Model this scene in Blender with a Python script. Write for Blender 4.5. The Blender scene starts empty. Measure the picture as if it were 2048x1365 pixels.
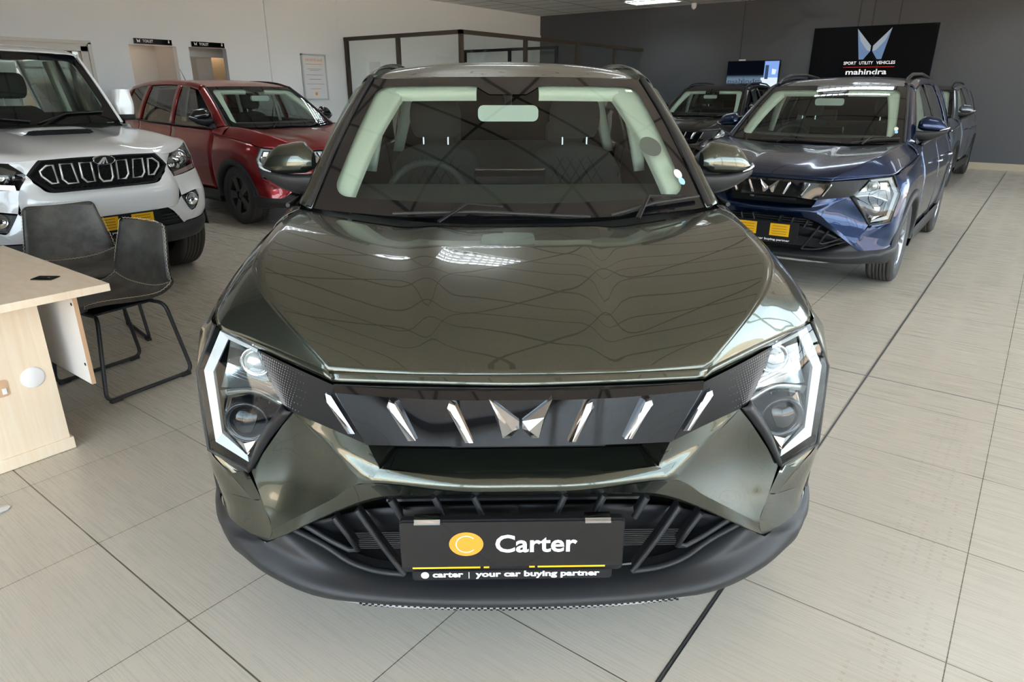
import bpy, bmesh, math, random
import numpy as np
from mathutils import Vector, Matrix
random.seed(7)
PI = math.pi
scene = bpy.context.scene
COL = scene.collection

# ------------------------------------------------------------------ camera
CAM_H = 1.463
FPX, YAW, PITCH, ROLL = 1348.74, -0.65126, 0.354185, 0.00166
fw = Vector((math.sin(YAW)*math.cos(PITCH), math.cos(YAW)*math.cos(PITCH), -math.sin(PITCH)))
rt = Vector((math.cos(YAW), -math.sin(YAW), 0)); up = rt.cross(fw)
r2 = rt*math.cos(ROLL) + up*math.sin(ROLL); u2 = -rt*math.sin(ROLL) + up*math.cos(ROLL)
cam = bpy.data.cameras.new('camera'); camo = bpy.data.objects.new('camera', cam); COL.objects.link(camo)
cam.sensor_width = 36.0; cam.lens = FPX/2048*36.0; cam.clip_start = 0.05; cam.clip_end = 300
camo.matrix_world = Matrix.Translation((0, 0, CAM_H)) @ Matrix((r2, u2, -fw)).transposed().to_4x4()
scene.camera = camo

# ------------------------------------------------------------------ colour management
scene.view_settings.view_transform = 'Standard'; scene.view_settings.look = 'None'
scene.view_settings.gamma = 1.0; scene.view_settings.use_curve_mapping = False
scene.view_settings.exposure = EXPOSURE = 0.35
scene.cycles.max_bounces = 8; scene.cycles.diffuse_bounces = 4; scene.cycles.glossy_bounces = 5
scene.cycles.transmission_bounces = 6; scene.cycles.transparent_max_bounces = 16
scene.cycles.sample_clamp_indirect = 8.0; scene.cycles.caustics_reflective = False; scene.cycles.caustics_refractive = False
scene.cycles.use_denoising = True

# ------------------------------------------------------------------ world: daylight sky, sun over the roof from behind the building
world = bpy.data.worlds.new('World'); scene.world = world; world.use_nodes = True
wn = world.node_tree; wn.nodes.clear()
sky = wn.nodes.new('ShaderNodeTexSky'); sky.sky_type = 'HOSEK_WILKIE'
sky.sun_direction = Vector((-0.35, 0.75, 0.75)).normalized(); sky.turbidity = 4.0; sky.ground_albedo = 0.4
hsv = wn.nodes.new('ShaderNodeHueSaturation'); hsv.inputs['Saturation'].default_value = 0.45
bg = wn.nodes.new('ShaderNodeBackground'); bg.inputs['Strength'].default_value = SKY = 40.0
wo = wn.nodes.new('ShaderNodeOutputWorld')
wn.links.new(sky.outputs[0], hsv.inputs['Color']); wn.links.new(hsv.outputs[0], bg.inputs[0]); wn.links.new(bg.outputs[0], wo.inputs[0])
sun = bpy.data.lights.new('sun', 'SUN'); sun.energy = 50.0; sun.angle = 0.01; sun.color = (1.0, 0.96, 0.90)
suno = bpy.data.objects.new('sun', sun); COL.objects.link(suno)
suno.rotation_euler = Vector((-0.2, 0.36, 0.9)).to_track_quat('Z', 'Y').to_euler()

def portal(name, loc, rot, sx, sy):
    l = bpy.data.lights.new(name, 'AREA'); l.shape = 'RECTANGLE'; l.size = sx; l.size_y = sy
    l.cycles.is_portal = True
    o = bpy.data.objects.new(name, l); COL.objects.link(o); o.location = loc; o.rotation_euler = rot
    return o

# room numbers
WX = -11.98; DY = 17.0; CZ = 3.44; FY = -1.75; RX = 4.3
portal('portal_front', (0.65, FY, 1.6), (PI/2, 0, PI), 7.3, 2.9)      # daylight through the shop front behind the camera
portal('portal_side', (RX, 6.0, 1.6), (PI/2, 0, -PI/2), 17.0, 2.9)     # daylight through the glazing on the side

# ------------------------------------------------------------------ materials
def srgb(r, g, b):
    f = lambda c: (c/255/12.92) if c/255 <= 0.04045 else ((c/255+0.055)/1.055)**2.4
    return (f(r), f(g), f(b))
MATS = {}
def mat(name, col=(0.5, 0.5, 0.5), rough=0.5, metal=0.0, coat=0.0, coat_rough=0.03, spec=0.5, trans=0.0, ior=1.5, emit=None, estr=0.0, sheen=0.0, bump=None, noise=None):
    m = bpy.data.materials.new(name); m.use_nodes = True; nt = m.node_tree
    b = nt.nodes['Principled BSDF']
    b.inputs['Base Color'].default_value = (*col, 1); b.inputs['Roughness'].default_value = rough
    b.inputs['Metallic'].default_value = metal; b.inputs['Coat Weight'].default_value = coat
    b.inputs['Coat Roughness'].default_value = coat_rough; b.inputs['Specular IOR Level'].default_value = spec
    b.inputs['Transmission Weight'].default_value = trans; b.inputs['IOR'].default_value = ior
    b.inputs['Sheen Weight'].default_value = sheen
    if emit: b.inputs['Emission Color'].default_value = (*emit, 1); b.inputs['Emission Strength'].default_value = estr
    if noise:      # (scale, amount, second colour, stretch)
        tc = nt.nodes.new('ShaderNodeTexCoord'); mp = nt.nodes.new('ShaderNodeMapping'); n = nt.nodes.new('ShaderNodeTexNoise')
        mp.inputs['Scale'].default_value = noise[3] if len(noise) > 3 else (1, 1, 1)
        n.inputs['Scale'].default_value = noise[0]; n.inputs['Detail'].default_value = 5; n.inputs['Roughness'].default_value = 0.6
        mx = nt.nodes.new('ShaderNodeMix'); mx.data_type = 'RGBA'
        mr = nt.nodes.new('ShaderNodeMapRange'); mr.inputs[1].default_value = 0.35; mr.inputs[2].default_value = 0.65
        mr.inputs[3].default_value = 0; mr.inputs[4].default_value = noise[1]
        nt.links.new(tc.outputs['Object'], mp.inputs[0]); nt.links.new(mp.outputs[0], n.inputs['Vector'])
        nt.links.new(n.outputs['Fac'], mr.inputs[0]); nt.links.new(mr.outputs[0], mx.inputs[0])
        mx.inputs[6].default_value = (*col, 1); mx.inputs[7].default_value = (*noise[2], 1)
        nt.links.new(mx.outputs[2], b.inputs['Base Color'])
    if bump:       # (scale, strength, distance)
        tc = nt.nodes.new('ShaderNodeTexCoord'); n = nt.nodes.new('ShaderNodeTexNoise'); n.inputs['Scale'].default_value = bump[0]
        n.inputs['Detail'].default_value = 3
        bp = nt.nodes.new('ShaderNodeBump'); bp.inputs['Strength'].default_value = bump[1]; bp.inputs['Distance'].default_value = bump[2]
        nt.links.new(tc.outputs['Object'], n.inputs['Vector']); nt.links.new(n.outputs['Fac'], bp.inputs['Height']); nt.links.new(bp.outputs[0], b.inputs['Normal'])
    MATS[name] = m
    return m

def glass_mat(name, tint=(0.85, 0.95, 0.9), refl=1.0, ior=1.5, rough=0.0):
    """thin sheet of glass: see-through with a fresnel reflection"""
    m = bpy.data.materials.new(name); m.use_nodes = True; nt = m.node_tree; nt.nodes.clear()
    out = nt.nodes.new('ShaderNodeOutputMaterial'); mix = nt.nodes.new('ShaderNodeMixShader')
    t = nt.nodes.new('ShaderNodeBsdfTransparent'); g = nt.nodes.new('ShaderNodeBsdfGlossy')
    fr = nt.nodes.new('ShaderNodeFresnel'); ge = nt.nodes.new('ShaderNodeNewGeometry'); bi = nt.nodes.new('ShaderNodeMapRange')   # same reflection from either face of the sheet
    bi.inputs[3].default_value = ior; bi.inputs[4].default_value = 1/ior; nt.links.new(ge.outputs['Backfacing'], bi.inputs[0]); nt.links.new(bi.outputs[0], fr.inputs[0])
    mu = nt.nodes.new('ShaderNodeMath'); mu.operation = 'MULTIPLY'; mu.inputs[1].default_value = refl; mu.use_clamp = True
    t.inputs[0].default_value = (*tint, 1); g.inputs['Roughness'].default_value = rough; g.inputs[0].default_value = (1, 1, 1, 1)
    nt.links.new(fr.outputs[0], mu.inputs[0]); nt.links.new(mu.outputs[0], mix.inputs[0])
    nt.links.new(t.outputs[0], mix.inputs[1]); nt.links.new(g.outputs[0], mix.inputs[2]); nt.links.new(mix.outputs[0], out.inputs[0])
    MATS[name] = m
    return m

def paint_mat(name, col, flake=0.35, metal=0.6, rough=0.42, coat=1.0):
    """metallic car paint under clear coat, with a fine flake"""
    m = mat(name, col, rough=rough, metal=metal, coat=coat, coat_rough=0.015)
    nt = m.node_tree; b = nt.nodes['Principled BSDF']
    tc = nt.nodes.new('ShaderNodeTexCoord'); v = nt.nodes.new('ShaderNodeTexVoronoi'); v.inputs['Scale'].default_value = 900
    mr = nt.nodes.new('ShaderNodeMapRange'); mr.inputs[3].default_value = 1-flake*0.5; mr.inputs[4].default_value = 1+flake
    mx = nt.nodes.new('ShaderNodeVectorMath'); mx.operation = 'SCALE'; mx.inputs[0].default_value = col
    nt.links.new(tc.outputs['Object'], v.inputs['Vector']); nt.links.new(v.outputs['Color'], mr.inputs[0])
    nt.links.new(mr.outputs[0], mx.inputs['Scale']); nt.links.new(mx.outputs[0], b.inputs['Base Color'])
    return m

# ------------------------------------------------------------------ tags and mesh helpers
def tag(o, label=None, cat=None, group=None, kind=None):
    if label: o['label'] = label
    if cat: o['category'] = cat
    if group: o['group'] = group
    if kind: o['kind'] = kind
    return o
def thing(name, label, cat, loc=(0, 0, 0), rz=0, group=None):
    o = bpy.data.objects.new(name, None); COL.objects.link(o); o.location = loc; o.rotation_euler = (0, 0, rz)
    o.empty_display_size = 0.2
    return tag(o, label, cat, group)

def spline_eval(P, n):
    """Catmull-Rom through the points P (list of 3-vectors) -> n samples per span"""
    P = np.array(P, float)
    if len(P) == 2:
        t = np.linspace(0, 1, n+1)[:, None]
        return P[0]*(1-t)+P[1]*t
    A = np.vstack([2*P[0]-P[1], P, 2*P[-1]-P[-2]]); out = []
    for i in range(len(P)-1):
        p0, p1, p2, p3 = A[i:i+4]
        for k in range(n):
            t = k/n
            out.append(0.5*((2*p1)+(-p0+p2)*t+(2*p0-5*p1+4*p2-p3)*t*t+(-p0+3*p1-3*p2+p3)*t**3))
    out.append(P[-1])
    return np.array(out)
def surf(ctrl, nu=6, nv=6):
    """dense grid through a control grid ctrl[row][col] of points"""
    rows = np.array([spline_eval(r, nv) for r in ctrl])
    return np.array([spline_eval(rows[:, j], nu) for j in range(rows.shape[1])]).transpose(1, 0, 2)

class MB:
    def __init__(self): self.v = []; self.f = []; self.m = []; self.s = []
    def add(self, vs, fs, mi=0, smooth=False):
        o = len(self.v); self.v += [tuple(map(float, p)) for p in vs]
        self.f += [tuple(i+o for i in f) for f in fs]; self.m += [mi]*len(fs); self.s += [smooth]*len(fs)
        return self
    def grid(self, G, mi=0, flip=False, smooth=True, closed_u=False, closed_v=False):
        G = np.asarray(G, float); nu, nv = G.shape[:2]; fs = []
        for i in range(nu if closed_u else nu-1):
            for j in range(nv if closed_v else nv-1):
                a, b, c, d = i*nv+j, i*nv+(j+1) % nv, ((i+1) % nu)*nv+(j+1) % nv, ((i+1) % nu)*nv+j
                fs.append((a, d, c, b) if flip else (a, b, c, d))
        return self.add(G.reshape(-1, 3), fs, mi, smooth)
    def patch(self, ctrl, nu=6, nv=6, mi=0, flip=False, mirror=False, smooth=True):
        G = surf(ctrl, nu, nv); self.grid(G, mi, flip, smooth)
        if mirror: self.grid(G*np.array([-1, 1, 1]), mi, not flip, smooth)
        return self
    def box(self, lo, hi, mi=0, bev=0.0):
        x0, y0, z0 = lo; x1, y1, z1 = hi
        if bev <= 0:
            v = [(x0, y0, z0), (x1, y0, z0), (x1, y1, z0), (x0, y1, z0), (x0, y0, z1), (x1, y0, z1), (x1, y1, z1), (x0, y1, z1)]
            return self.add(v, [(0, 3, 2, 1), (4, 5, 6, 7), (0, 1, 5, 4), (1, 2, 6, 5), (2, 3, 7, 6), (3, 0, 4, 7)], mi)
        bm = bmesh.new(); bmesh.ops.create_cube(bm, size=1)
        for w in bm.verts: w.co = Vector(((x0+x1)/2+w.co.x*(x1-x0), (y0+y1)/2+w.co.y*(y1-y0), (z0+z1)/2+w.co.z*(z1-z0)))
        bmesh.ops.bevel(bm, geom=bm.edges[:], offset=bev, segments=2, affect='EDGES', profile=0.6)
        bm.verts.index_update(); self.add([w.co for w in bm.verts], [[w.index for w in f.verts] for f in bm.faces], mi, False); bm.free()
        return self
    def prism(self, pts, axis, a, b, mi=0, smooth=False):
        """closed polygon pts (2D) swept along axis 'x','y','z' from a to b"""
        def P(p, t): return {'x': (t, p[0], p[1]), 'y': (p[0], t, p[1]), 'z': (p[0], p[1], t)}[axis]
        n = len(pts); v = [P(p, a) for p in pts]+[P(p, b) for p in pts]
        fs = [tuple(range(n))[::-1], tuple(range(n, 2*n))]+[(i, (i+1) % n, n+(i+1) % n, n+i) for i in range(n)]
        return self.add(v, fs, mi, smooth)
    def tube(self, path, r, n=8, mi=0, closed=False, flat=1.0, caps=True):
        P = [Vector(p) for p in path]; m = len(P); rings = []
        rr = r if isinstance(r, (list, tuple)) else [r]*m
        ref = None
        for i in range(m):
            a = P[(i-1) % m] if (closed or i > 0) else P[i]; b = P[(i+1) % m] if (closed or i < m-1) else P[i]
            t = (b-a); t = t.normalized() if t.length > 1e-9 else Vector((0, 0, 1))
            if ref is None:
                ref = Vector((0, 0, 1)) if abs(t.z) < 0.9 else Vector((1, 0, 0))
            x = t.cross(ref).normalized(); y = x.cross(t).normalized(); ref = y
            rings.append([P[i]+(x*math.cos(2*PI*k/n)+y*math.sin(2*PI*k/n)*flat)*rr[i] for k in range(n)])
        self.grid(np.array([[list(q) for q in R] for R in rings]), mi, False, True, closed_u=closed, closed_v=True)
        if caps and not closed:
            o = len(self.v); self.add([tuple(q) for q in rings[0]], [tuple(range(n))], mi); self.add([tuple(q) for q in rings[-1]], [tuple(range(n))[::-1]], mi)
        return self
    def lathe(self, prof, n=32, axis='x', c=(0, 0, 0), mi=0, smooth=True, flip=False):
        """profile [(along axis, radius)] revolved round the axis through c"""
        G = []
        for a, r in prof:
            row = []
            for k in range(n):
                s, t = math.cos(2*PI*k/n)*r, math.sin(2*PI*k/n)*r
                row.append({'x': (c[0]+a, c[1]+s, c[2]+t), 'y': (c[0]+s, c[1]+a, c[2]+t), 'z': (c[0]+s, c[1]+t, c[2]+a)}[axis])
            G.append(row)
        return self.grid(np.array(G), mi, flip, smooth, closed_v=True)
    def ring(self, outer, inner, mi=0, smooth=True, flip=False):
        return self.grid(np.array([outer, inner]), mi, flip, smooth, closed_v=True)
    def tri_poly(self, pts, mi=0, smooth=False):
        return self.add(pts, [tuple(range(len(pts)))], mi, smooth)
    def build(self, name, mats, parent=None, weld=0.0, solid=0.0, auto=None, bevel=0.0):
        me = bpy.data.meshes.new(name); me.from_pydata(self.v, [], self.f)
        if not isinstance(mats, (list, tuple)): mats = [mats]
        for m in mats: me.materials.append(m)
        me.polygons.foreach_set('material_index', self.m); me.polygons.foreach_set('use_smooth', self.s)
        if weld:
            bm = bmesh.new(); bm.from_mesh(me); bmesh.ops.remove_doubles(bm, verts=bm.verts, dist=weld); bm.to_mesh(me); bm.free()
        me.validate(); me.update()
        o = bpy.data.objects.new(name, me); COL.objects.link(o)
        if parent: o.parent = parent
        if solid:
            md = o.modifiers.new('thickness', 'SOLIDIFY'); md.thickness = abs(solid); md.offset = -1 if solid > 0 else 1
        if bevel:
            md = o.modifiers.new('bevel', 'BEVEL'); md.width = bevel; md.segments = 2; md.limit_method = 'ANGLE'
        return o

def text_mesh(s, size, bold=0.0, depth=0.0, width=None, align='LEFT', space=1.0):
    """vertices and faces of lettering in the XY plane"""
    cu = bpy.data.curves.new('t', 'FONT'); cu.body = s; cu.size = size; cu.offset = bold; cu.extrude = depth; cu.resolution_u = 3
    cu.space_character = space; cu.align_x = align
    o = bpy.data.objects.new('t', cu); COL.objects.link(o)
    dg = bpy.context.evaluated_depsgraph_get(); me = bpy.data.meshes.new_from_object(o.evaluated_get(dg))
    v = [tuple(w.co) for w in me.vertices]; f = [tuple(p.vertices) for p in me.polygons]
    bpy.data.objects.remove(o); bpy.data.curves.remove(cu); bpy.data.meshes.remove(me)
    if width and v:
        xs = [p[0] for p in v]; k = width/(max(xs)-min(xs)); x0 = min(xs) if align == 'LEFT' else 0
        v = [((p[0]-x0)*k, p[1], p[2]) for p in v]
    return v, f
def put_text(mb, s, size, origin, ux, uy, mi=0, **kw):
    v, f = text_mesh(s, size, **kw); O, X, Y = Vector(origin), Vector(ux), Vector(uy); Z = X.cross(Y)
    mb.add([tuple(O+X*p[0]+Y*p[1]+Z*p[2]) for p in v], f, mi)
    return mb
def copy_tree(o, parent=None):
    c = o.copy(); COL.objects.link(c); c.parent = parent
    for ch in list(o.children): copy_tree(ch, c)
    return c
def arc(cx, cy, r, a0, a1, n):
    return [(cx+r*math.cos(a0+(a1-a0)*i/n), cy+r*math.sin(a0+(a1-a0)*i/n)) for i in range(n+1)]
def round_rect(x0, y0, x1, y1, r, n=5):
    return arc(x1-r, y1-r, r, 0, PI/2, n)+arc(x0+r, y1-r, r, PI/2, PI, n)+arc(x0+r, y0+r, r, PI, 1.5*PI, n)+arc(x1-r, y0+r, r, 1.5*PI, 2*PI, n)
# ================================================================== SETTING
def tile_mat():
    m = bpy.data.materials.new('floor_tiles'); m.use_nodes = True; nt = m.node_tree; b = nt.nodes['Principled BSDF']
    N, L = nt.nodes.new, nt.links.new
    g = N('ShaderNodeNewGeometry'); sp = N('ShaderNodeSeparateXYZ'); L(g.outputs['Position'], sp.inputs[0])
    def mth(op, a, b_=None, c=None):
        n = N('ShaderNodeMath'); n.operation = op
        for i, x in enumerate((a, b_, c)):
            if x is None: continue
            if isinstance(x, (int, float)): n.inputs[i].default_value = x
            else: L(x, n.inputs[i])
        return n.outputs[0]
    def line(coord, off, pitch, half):
        t = mth('DIVIDE', mth('SUBTRACT', coord, off), pitch); fr = mth('FRACT', mth('ADD', t, 100.5))
        return mth('LESS_THAN', mth('ABSOLUTE', mth('SUBTRACT', fr, 0.5)), half/pitch), mth('FLOOR', mth('ADD', t, 100.0))
    lx, ix = line(sp.outputs[0], 0.0815, 0.5975, 0.0016); ly, iy = line(sp.outputs[1], 0.677, 0.588, 0.0018)
    ly2 = mth('LESS_THAN', mth('ABSOLUTE', mth('SUBTRACT', sp.outputs[1], 0.677)), 0.0024)
    grout = mth('MAXIMUM', mth('MAXIMUM', lx, ly), ly2)
    # brushed streaks along x
    mp = N('ShaderNodeMapping'); mp.inputs['Scale'].default_value = (4.0, 240.0, 1); L(g.outputs['Position'], mp.inputs[0])
    n1 = N('ShaderNodeTexNoise'); n1.inputs['Scale'].default_value = 1.0; n1.inputs['Detail'].default_value = 4; L(mp.outputs[0], n1.inputs['Vector'])
    wn_ = N('ShaderNodeTexWhiteNoise'); wn_.noise_dimensions = '2D'; cb = N('ShaderNodeCombineXYZ'); L(ix, cb.inputs[0]); L(iy, cb.inputs[1]); L(cb.outputs[0], wn_.inputs['Vector'])
    n2 = N('ShaderNodeTexNoise'); n2.inputs['Scale'].default_value = 1.3; n2.inputs['Detail'].default_value = 4; L(g.outputs['Position'], n2.inputs['Vector'])
    v = mth('ADD', mth('MULTIPLY', mth('SUBTRACT', n1.outputs['Fac'], 0.5), 0.07), mth('MULTIPLY', mth('SUBTRACT', wn_.outputs['Value'], 0.5), 0.05))
    v = mth('ADD', mth('ADD', v, mth('MULTIPLY', mth('SUBTRACT', n2.outputs['Fac'], 0.5), 0.12)), 1.0)
    # faint tyre marks beside the joint on the right
    dx = mth('SUBTRACT', sp.outputs[0], -0.05)
    cols = mth('LESS_THAN', mth('ABSOLUTE', mth('SUBTRACT', mth('FRACT', mth('MULTIPLY', sp.outputs[0], 26.0)), 0.5)), 0.14)
    rows = mth('LESS_THAN', mth('ABSOLUTE', mth('SUBTRACT', mth('FRACT', mth('MULTIPLY', sp.outputs[1], 38.0)), 0.5)), 0.2)
    band = mth('MULTIPLY', mth('LESS_THAN', mth('ABSOLUTE', dx), 0.1), mth('LESS_THAN', mth('ABSOLUTE', mth('SUBTRACT', sp.outputs[1], 2.3)), 1.3))
    n3 = N('ShaderNodeTexNoise'); n3.inputs['Scale'].default_value = 9.0; L(g.outputs['Position'], n3.inputs['Vector'])
    mark = mth('MULTIPLY', mth('MULTIPLY', mth('MULTIPLY', cols, rows), band), mth('MULTIPLY', mth('GREATER_THAN', n3.outputs['Fac'], 0.5), 0.24))
    sc = N('ShaderNodeVectorMath'); sc.operation = 'SCALE'; sc.inputs[0].default_value = (0.50, 0.46, 0.385); L(v, sc.inputs['Scale'])
    mx = N('ShaderNodeMix'); mx.data_type = 'RGBA'; L(mark, mx.inputs[0]); L(sc.outputs[0], mx.inputs[6]); mx.inputs[7].default_value = (0.25, 0.16, 0.09, 1)
    m2 = N('ShaderNodeMix'); m2.data_type = 'RGBA'; L(grout, m2.inputs[0]); L(mx.outputs[2], m2.inputs[6]); m2.inputs[7].default_value = (0.11, 0.085, 0.06, 1)
    L(m2.outputs[2], b.inputs['Base Color'])
    r = N('ShaderNodeMapRange'); r.inputs[3].default_value = 0.2; r.inputs[4].default_value = 0.36; L(n1.outputs['Fac'], r.inputs[0]); L(r.outputs[0], b.inputs['Roughness'])
    b.inputs['Specular IOR Level'].default_value = 0.5
    bp = N('ShaderNodeBump'); bp.inputs['Strength'].default_value = 0.25; bp.inputs['Distance'].default_value = 0.001; L(mth('SUBTRACT', mth('MULTIPLY', n1.outputs['Fac'], 0.4), grout), bp.inputs['Height']); L(bp.outputs[0], b.inputs['Normal'])
    return m
def ceiling_mat():
    m = bpy.data.materials.new('ceiling_tiles'); m.use_nodes = True; nt = m.node_tree; b = nt.nodes['Principled BSDF']
    N, L = nt.nodes.new, nt.links.new
    g = N('ShaderNodeNewGeometry'); sp = N('ShaderNodeSeparateXYZ'); L(g.outputs['Position'], sp.inputs[0])
    def ln(o, off, pitch, half):
        a = N('ShaderNodeMath'); a.operation = 'SUBTRACT'; L(o, a.inputs[0]); a.inputs[1].default_value = off-50*pitch-pitch/2
        c = N('ShaderNodeMath'); c.operation = 'DIVIDE'; L(a.outputs[0], c.inputs[0]); c.inputs[1].default_value = pitch
        d = N('ShaderNodeMath'); d.operation = 'FRACT'; L(c.outputs[0], d.inputs[0])
        e = N('ShaderNodeMath'); e.operation = 'SUBTRACT'; L(d.outputs[0], e.inputs[0]); e.inputs[1].default_value = 0.5
        f = N('ShaderNodeMath'); f.operation = 'ABSOLUTE'; L(e.outputs[0], f.inputs[0])
        h = N('ShaderNodeMath'); h.operation = 'LESS_THAN'; L(f.outputs[0], h.inputs[0]); h.inputs[1].default_value = half/pitch
        return h.outputs[0]
    mxm = N('ShaderNodeMath'); mxm.operation = 'MAXIMUM'; L(ln(sp.outputs[0], CGX, 1.2, 0.016), mxm.inputs[0]); L(ln(sp.outputs[1], CGY, 0.6, 0.016), mxm.inputs[1])
    n = N('ShaderNodeTexNoise'); n.inputs['Scale'].default_value = 60; n.inputs['Detail'].default_value = 3; L(g.outputs['Position'], n.inputs['Vector'])
    mr = N('ShaderNodeMapRange'); mr.inputs[3].default_value = 0.75; mr.inputs[4].default_value = 1.1; L(n.outputs['Fac'], mr.inputs[0])
    sc = N('ShaderNodeVectorMath'); sc.operation = 'SCALE'; sc.inputs[0].default_value = (0.80, 0.80, 0.78); L(mr.outputs[0], sc.inputs['Scale'])
    mx = N('ShaderNodeMix'); mx.data_type = 'RGBA'; L(mxm.outputs[0], mx.inputs[0]); L(sc.outputs[0], mx.inputs[6]); mx.inputs[7].default_value = (0.14, 0.13, 0.12, 1)
    L(mx.outputs[2], b.inputs['Base Color']); b.inputs['Roughness'].default_value = 0.9
    return m
CGX, CGY = -8.5, 15.4          # ceiling grid phase: a light fitting fills one 1.2 x 0.6 m cell
M_floor = tile_mat(); M_ceil = ceiling_mat()
M_white = mat('wall_white', (0.80, 0.82, 0.85), 0.7, bump=(220, 0.15, 0.002))
M_dark = mat('wall_charcoal', (0.062, 0.064, 0.072), 0.55, bump=(260, 0.2, 0.002), noise=(160, 0.35, (0.10, 0.102, 0.11)))
M_base = mat('skirting_tile', (0.40, 0.34, 0.25), 0.35)
M_metal = mat('aluminium', (0.45, 0.44, 0.42), 0.35, metal=1.0)
M_bronze = mat('bronze_frame', (0.045, 0.033, 0.022), 0.45, metal=0.3)
M_black = mat('black_plastic', (0.008, 0.008, 0.009), 0.5, spec=0.3)
M_cream = mat('cream_wall', (0.66, 0.56, 0.44), 0.7)
M_tan = mat('tan_tiles', (0.75, 0.46, 0.16), 0.5)  # plain tan of the toilet room tiles
M_frame = mat('window_frame_white', (0.62, 0.60, 0.57), 0.5)
G_clear = glass_mat('clear_glass', (0.93, 0.96, 0.95), 1.0)
G_part = glass_mat('partition_glass', (0.955, 0.975, 0.97), 0.8)

def struct(name, mb, mats, **kw):
    o = mb.build(name, mats, **kw); o['kind'] = 'structure'; return o

f = MB(); f.box((WX-0.3, FY-0.15, -0.12), (RX+0.15, DY+0.2, 0.0)); struct('floor', f, M_floor)
# metal expansion strips let into the floor
s = MB(); s.box((-0.522, FY, -0.002), (-0.5185, DY, 0.001)); s.box((-0.5125, FY, -0.002), (-0.509, DY, 0.001)); struct('trim_1', s, M_metal)
s = MB(); s.box((-0.5185, FY, -0.002), (-0.5125, DY, 0.0006)); struct('trim_2', s, mat('strip_seal', (0.05, 0.05, 0.05), 0.6))
s = MB(); s.box((WX, 3.896, -0.002), (RX, 3.903, 0.0012)); struct('trim_3', s, mat('grey_joint', (0.16, 0.16, 0.16), 0.5))
c = MB(); c.box((WX-0.3, FY-1.2, CZ), (RX+1.2, DY+0.3, CZ+0.35)); struct('ceiling', c, M_ceil)
# far charcoal wall with faint panel joints
w = MB(); w.box((WX-0.3, DY, -0.1), (RX+0.15, DY+0.25, CZ+0.02))
struct('wall_back', w, M_dark)
w = MB()
for x in (-6.2, -3.72, -3.45, -2.95, 0.4):
    w.box((x-0.012, DY-0.006, 0.1), (x+0.012, DY+0.01, CZ))
struct('trim_4', w, mat('panel_joint', (0.035, 0.036, 0.04), 0.6))
b_ = MB(); b_.box((WX, DY-0.015, 0), (RX, DY+0.01, 0.13)); struct('baseboard_back', b_, M_base)
# left white wall with two door recesses and a window
def wall_left():
    w = MB(); X0, X1 = WX-0.12, WX
    holes = [(2.6, 5.012, 1.05, 2.155), (5.61, 6.39, 0.0, 2.165), (6.606, 7.30, 0.0, 2.175)]
    ys = [FY]
    for h in holes: ys += [h[0], h[1]]
    ys.append(DY)
    for i in range(0, len(ys), 2): w.box((X0, ys[i], -0.05), (X1, ys[i+1], CZ+0.02))
    for y0, y1, z0, z1 in holes:
        w.box((X0, y0, z1), (X1, y1, CZ+0.02))
        if z0 > 0: w.box((X0, y0, -0.05), (X1, y1, z0))
    return struct('wall_left', w, M_white)
wall_left()
w = MB(); w.box((WX-0.01, 8.16, 0), (WX+0.035, 8.60, CZ)); struct('trim_5', w, M_white)
w = MB(); w.box((WX-0.01, 9.84, 2.5), (WX+0.01, 9.87, CZ)); struct('trim_6', w, M_white)
b_ = MB()
for y0, y1 in ((FY, 5.6), (7.32, DY)): b_.box((WX-0.01, y0, 0), (WX+0.014, y1, 0.12))
struct('baseboard_left', b_, M_base)
# toilet lobby behind the recesses
w = MB()
w.box((WX-0.8, 5.50, 0), (WX-0.12, 5.60, 2.6)); w.box((WX-0.9, 5.50, 0), (WX-0.8, 6.5, 2.6)); w.box((WX-0.8, 6.42, 0), (WX-0.12, 6.5, 2.6))
w.box((WX-0.9, 5.5, 2.3), (WX-0.12, 6.5, 2.4))
struct('wall_lobby', w, mat('lobby_wall', (0.62, 0.58, 0.55), 0.7))
w = MB(); w.box((WX-2.4, 6.5, 0), (WX-2.3, 9.6, 2.6)); w.box((WX-1.5, 6.5, 0), (WX-1.42, 7.82, 2.6)); w.box((WX-2.4, 9.5, 0), (WX-0.12, 9.6, 2.6)); w.box((WX-2.4, 6.5, 2.5), (WX-0.12, 9.6, 2.6)); w.box((WX-0.9, 6.5, 2.06), (WX-0.85, 9.5, 2.5)); struct('wall_toilet', w, M_white)
# door leaf and warm tiled end of the toilet room
w = MB(); w.box((WX-1.42, 6.60, 0), (WX-1.38, 7.48, 2.05)); struct('door_1', w, mat('door_white', (0.60, 0.57, 0.52), 0.5))
w = MB(); w.box((WX-2.28, 7.85, 0), (WX-2.24, 9.4, 2.12)); w.box((WX-2.24, 8.30, 0), (WX-2.235, 8.31, 2.12), 1); w.box((WX-2.24, 7.85, 2.0), (WX-2.235, 9.4, 2.01), 1); w.box((WX-2.24, 8.12, 1.0), (WX-2.2, 8.55, 1.76), 2)
struct('wall_tiles', w, [M_tan, mat('tile_joint', (0.3, 0.16, 0.05), 0.6), mat('tiles_olive', (0.45, 0.33, 0.10), 0.3)])
for i, (x, y, e) in enumerate(((WX-0.40, 5.72, 1.6), (WX-1.85, 8.2, 5))):
    l = bpy.data.lights.new('lobby_bulb', 'POINT'); l.energy = e; l.color = (1.0, 0.72, 0.42) if i else (1.0, 0.8, 0.6); l.shadow_soft_size = 0.06
    o = bpy.data.objects.new('lobby_bulb', l); COL.objects.link(o); o.location = (x, y, 2.2 if not i else 2.35)
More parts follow.
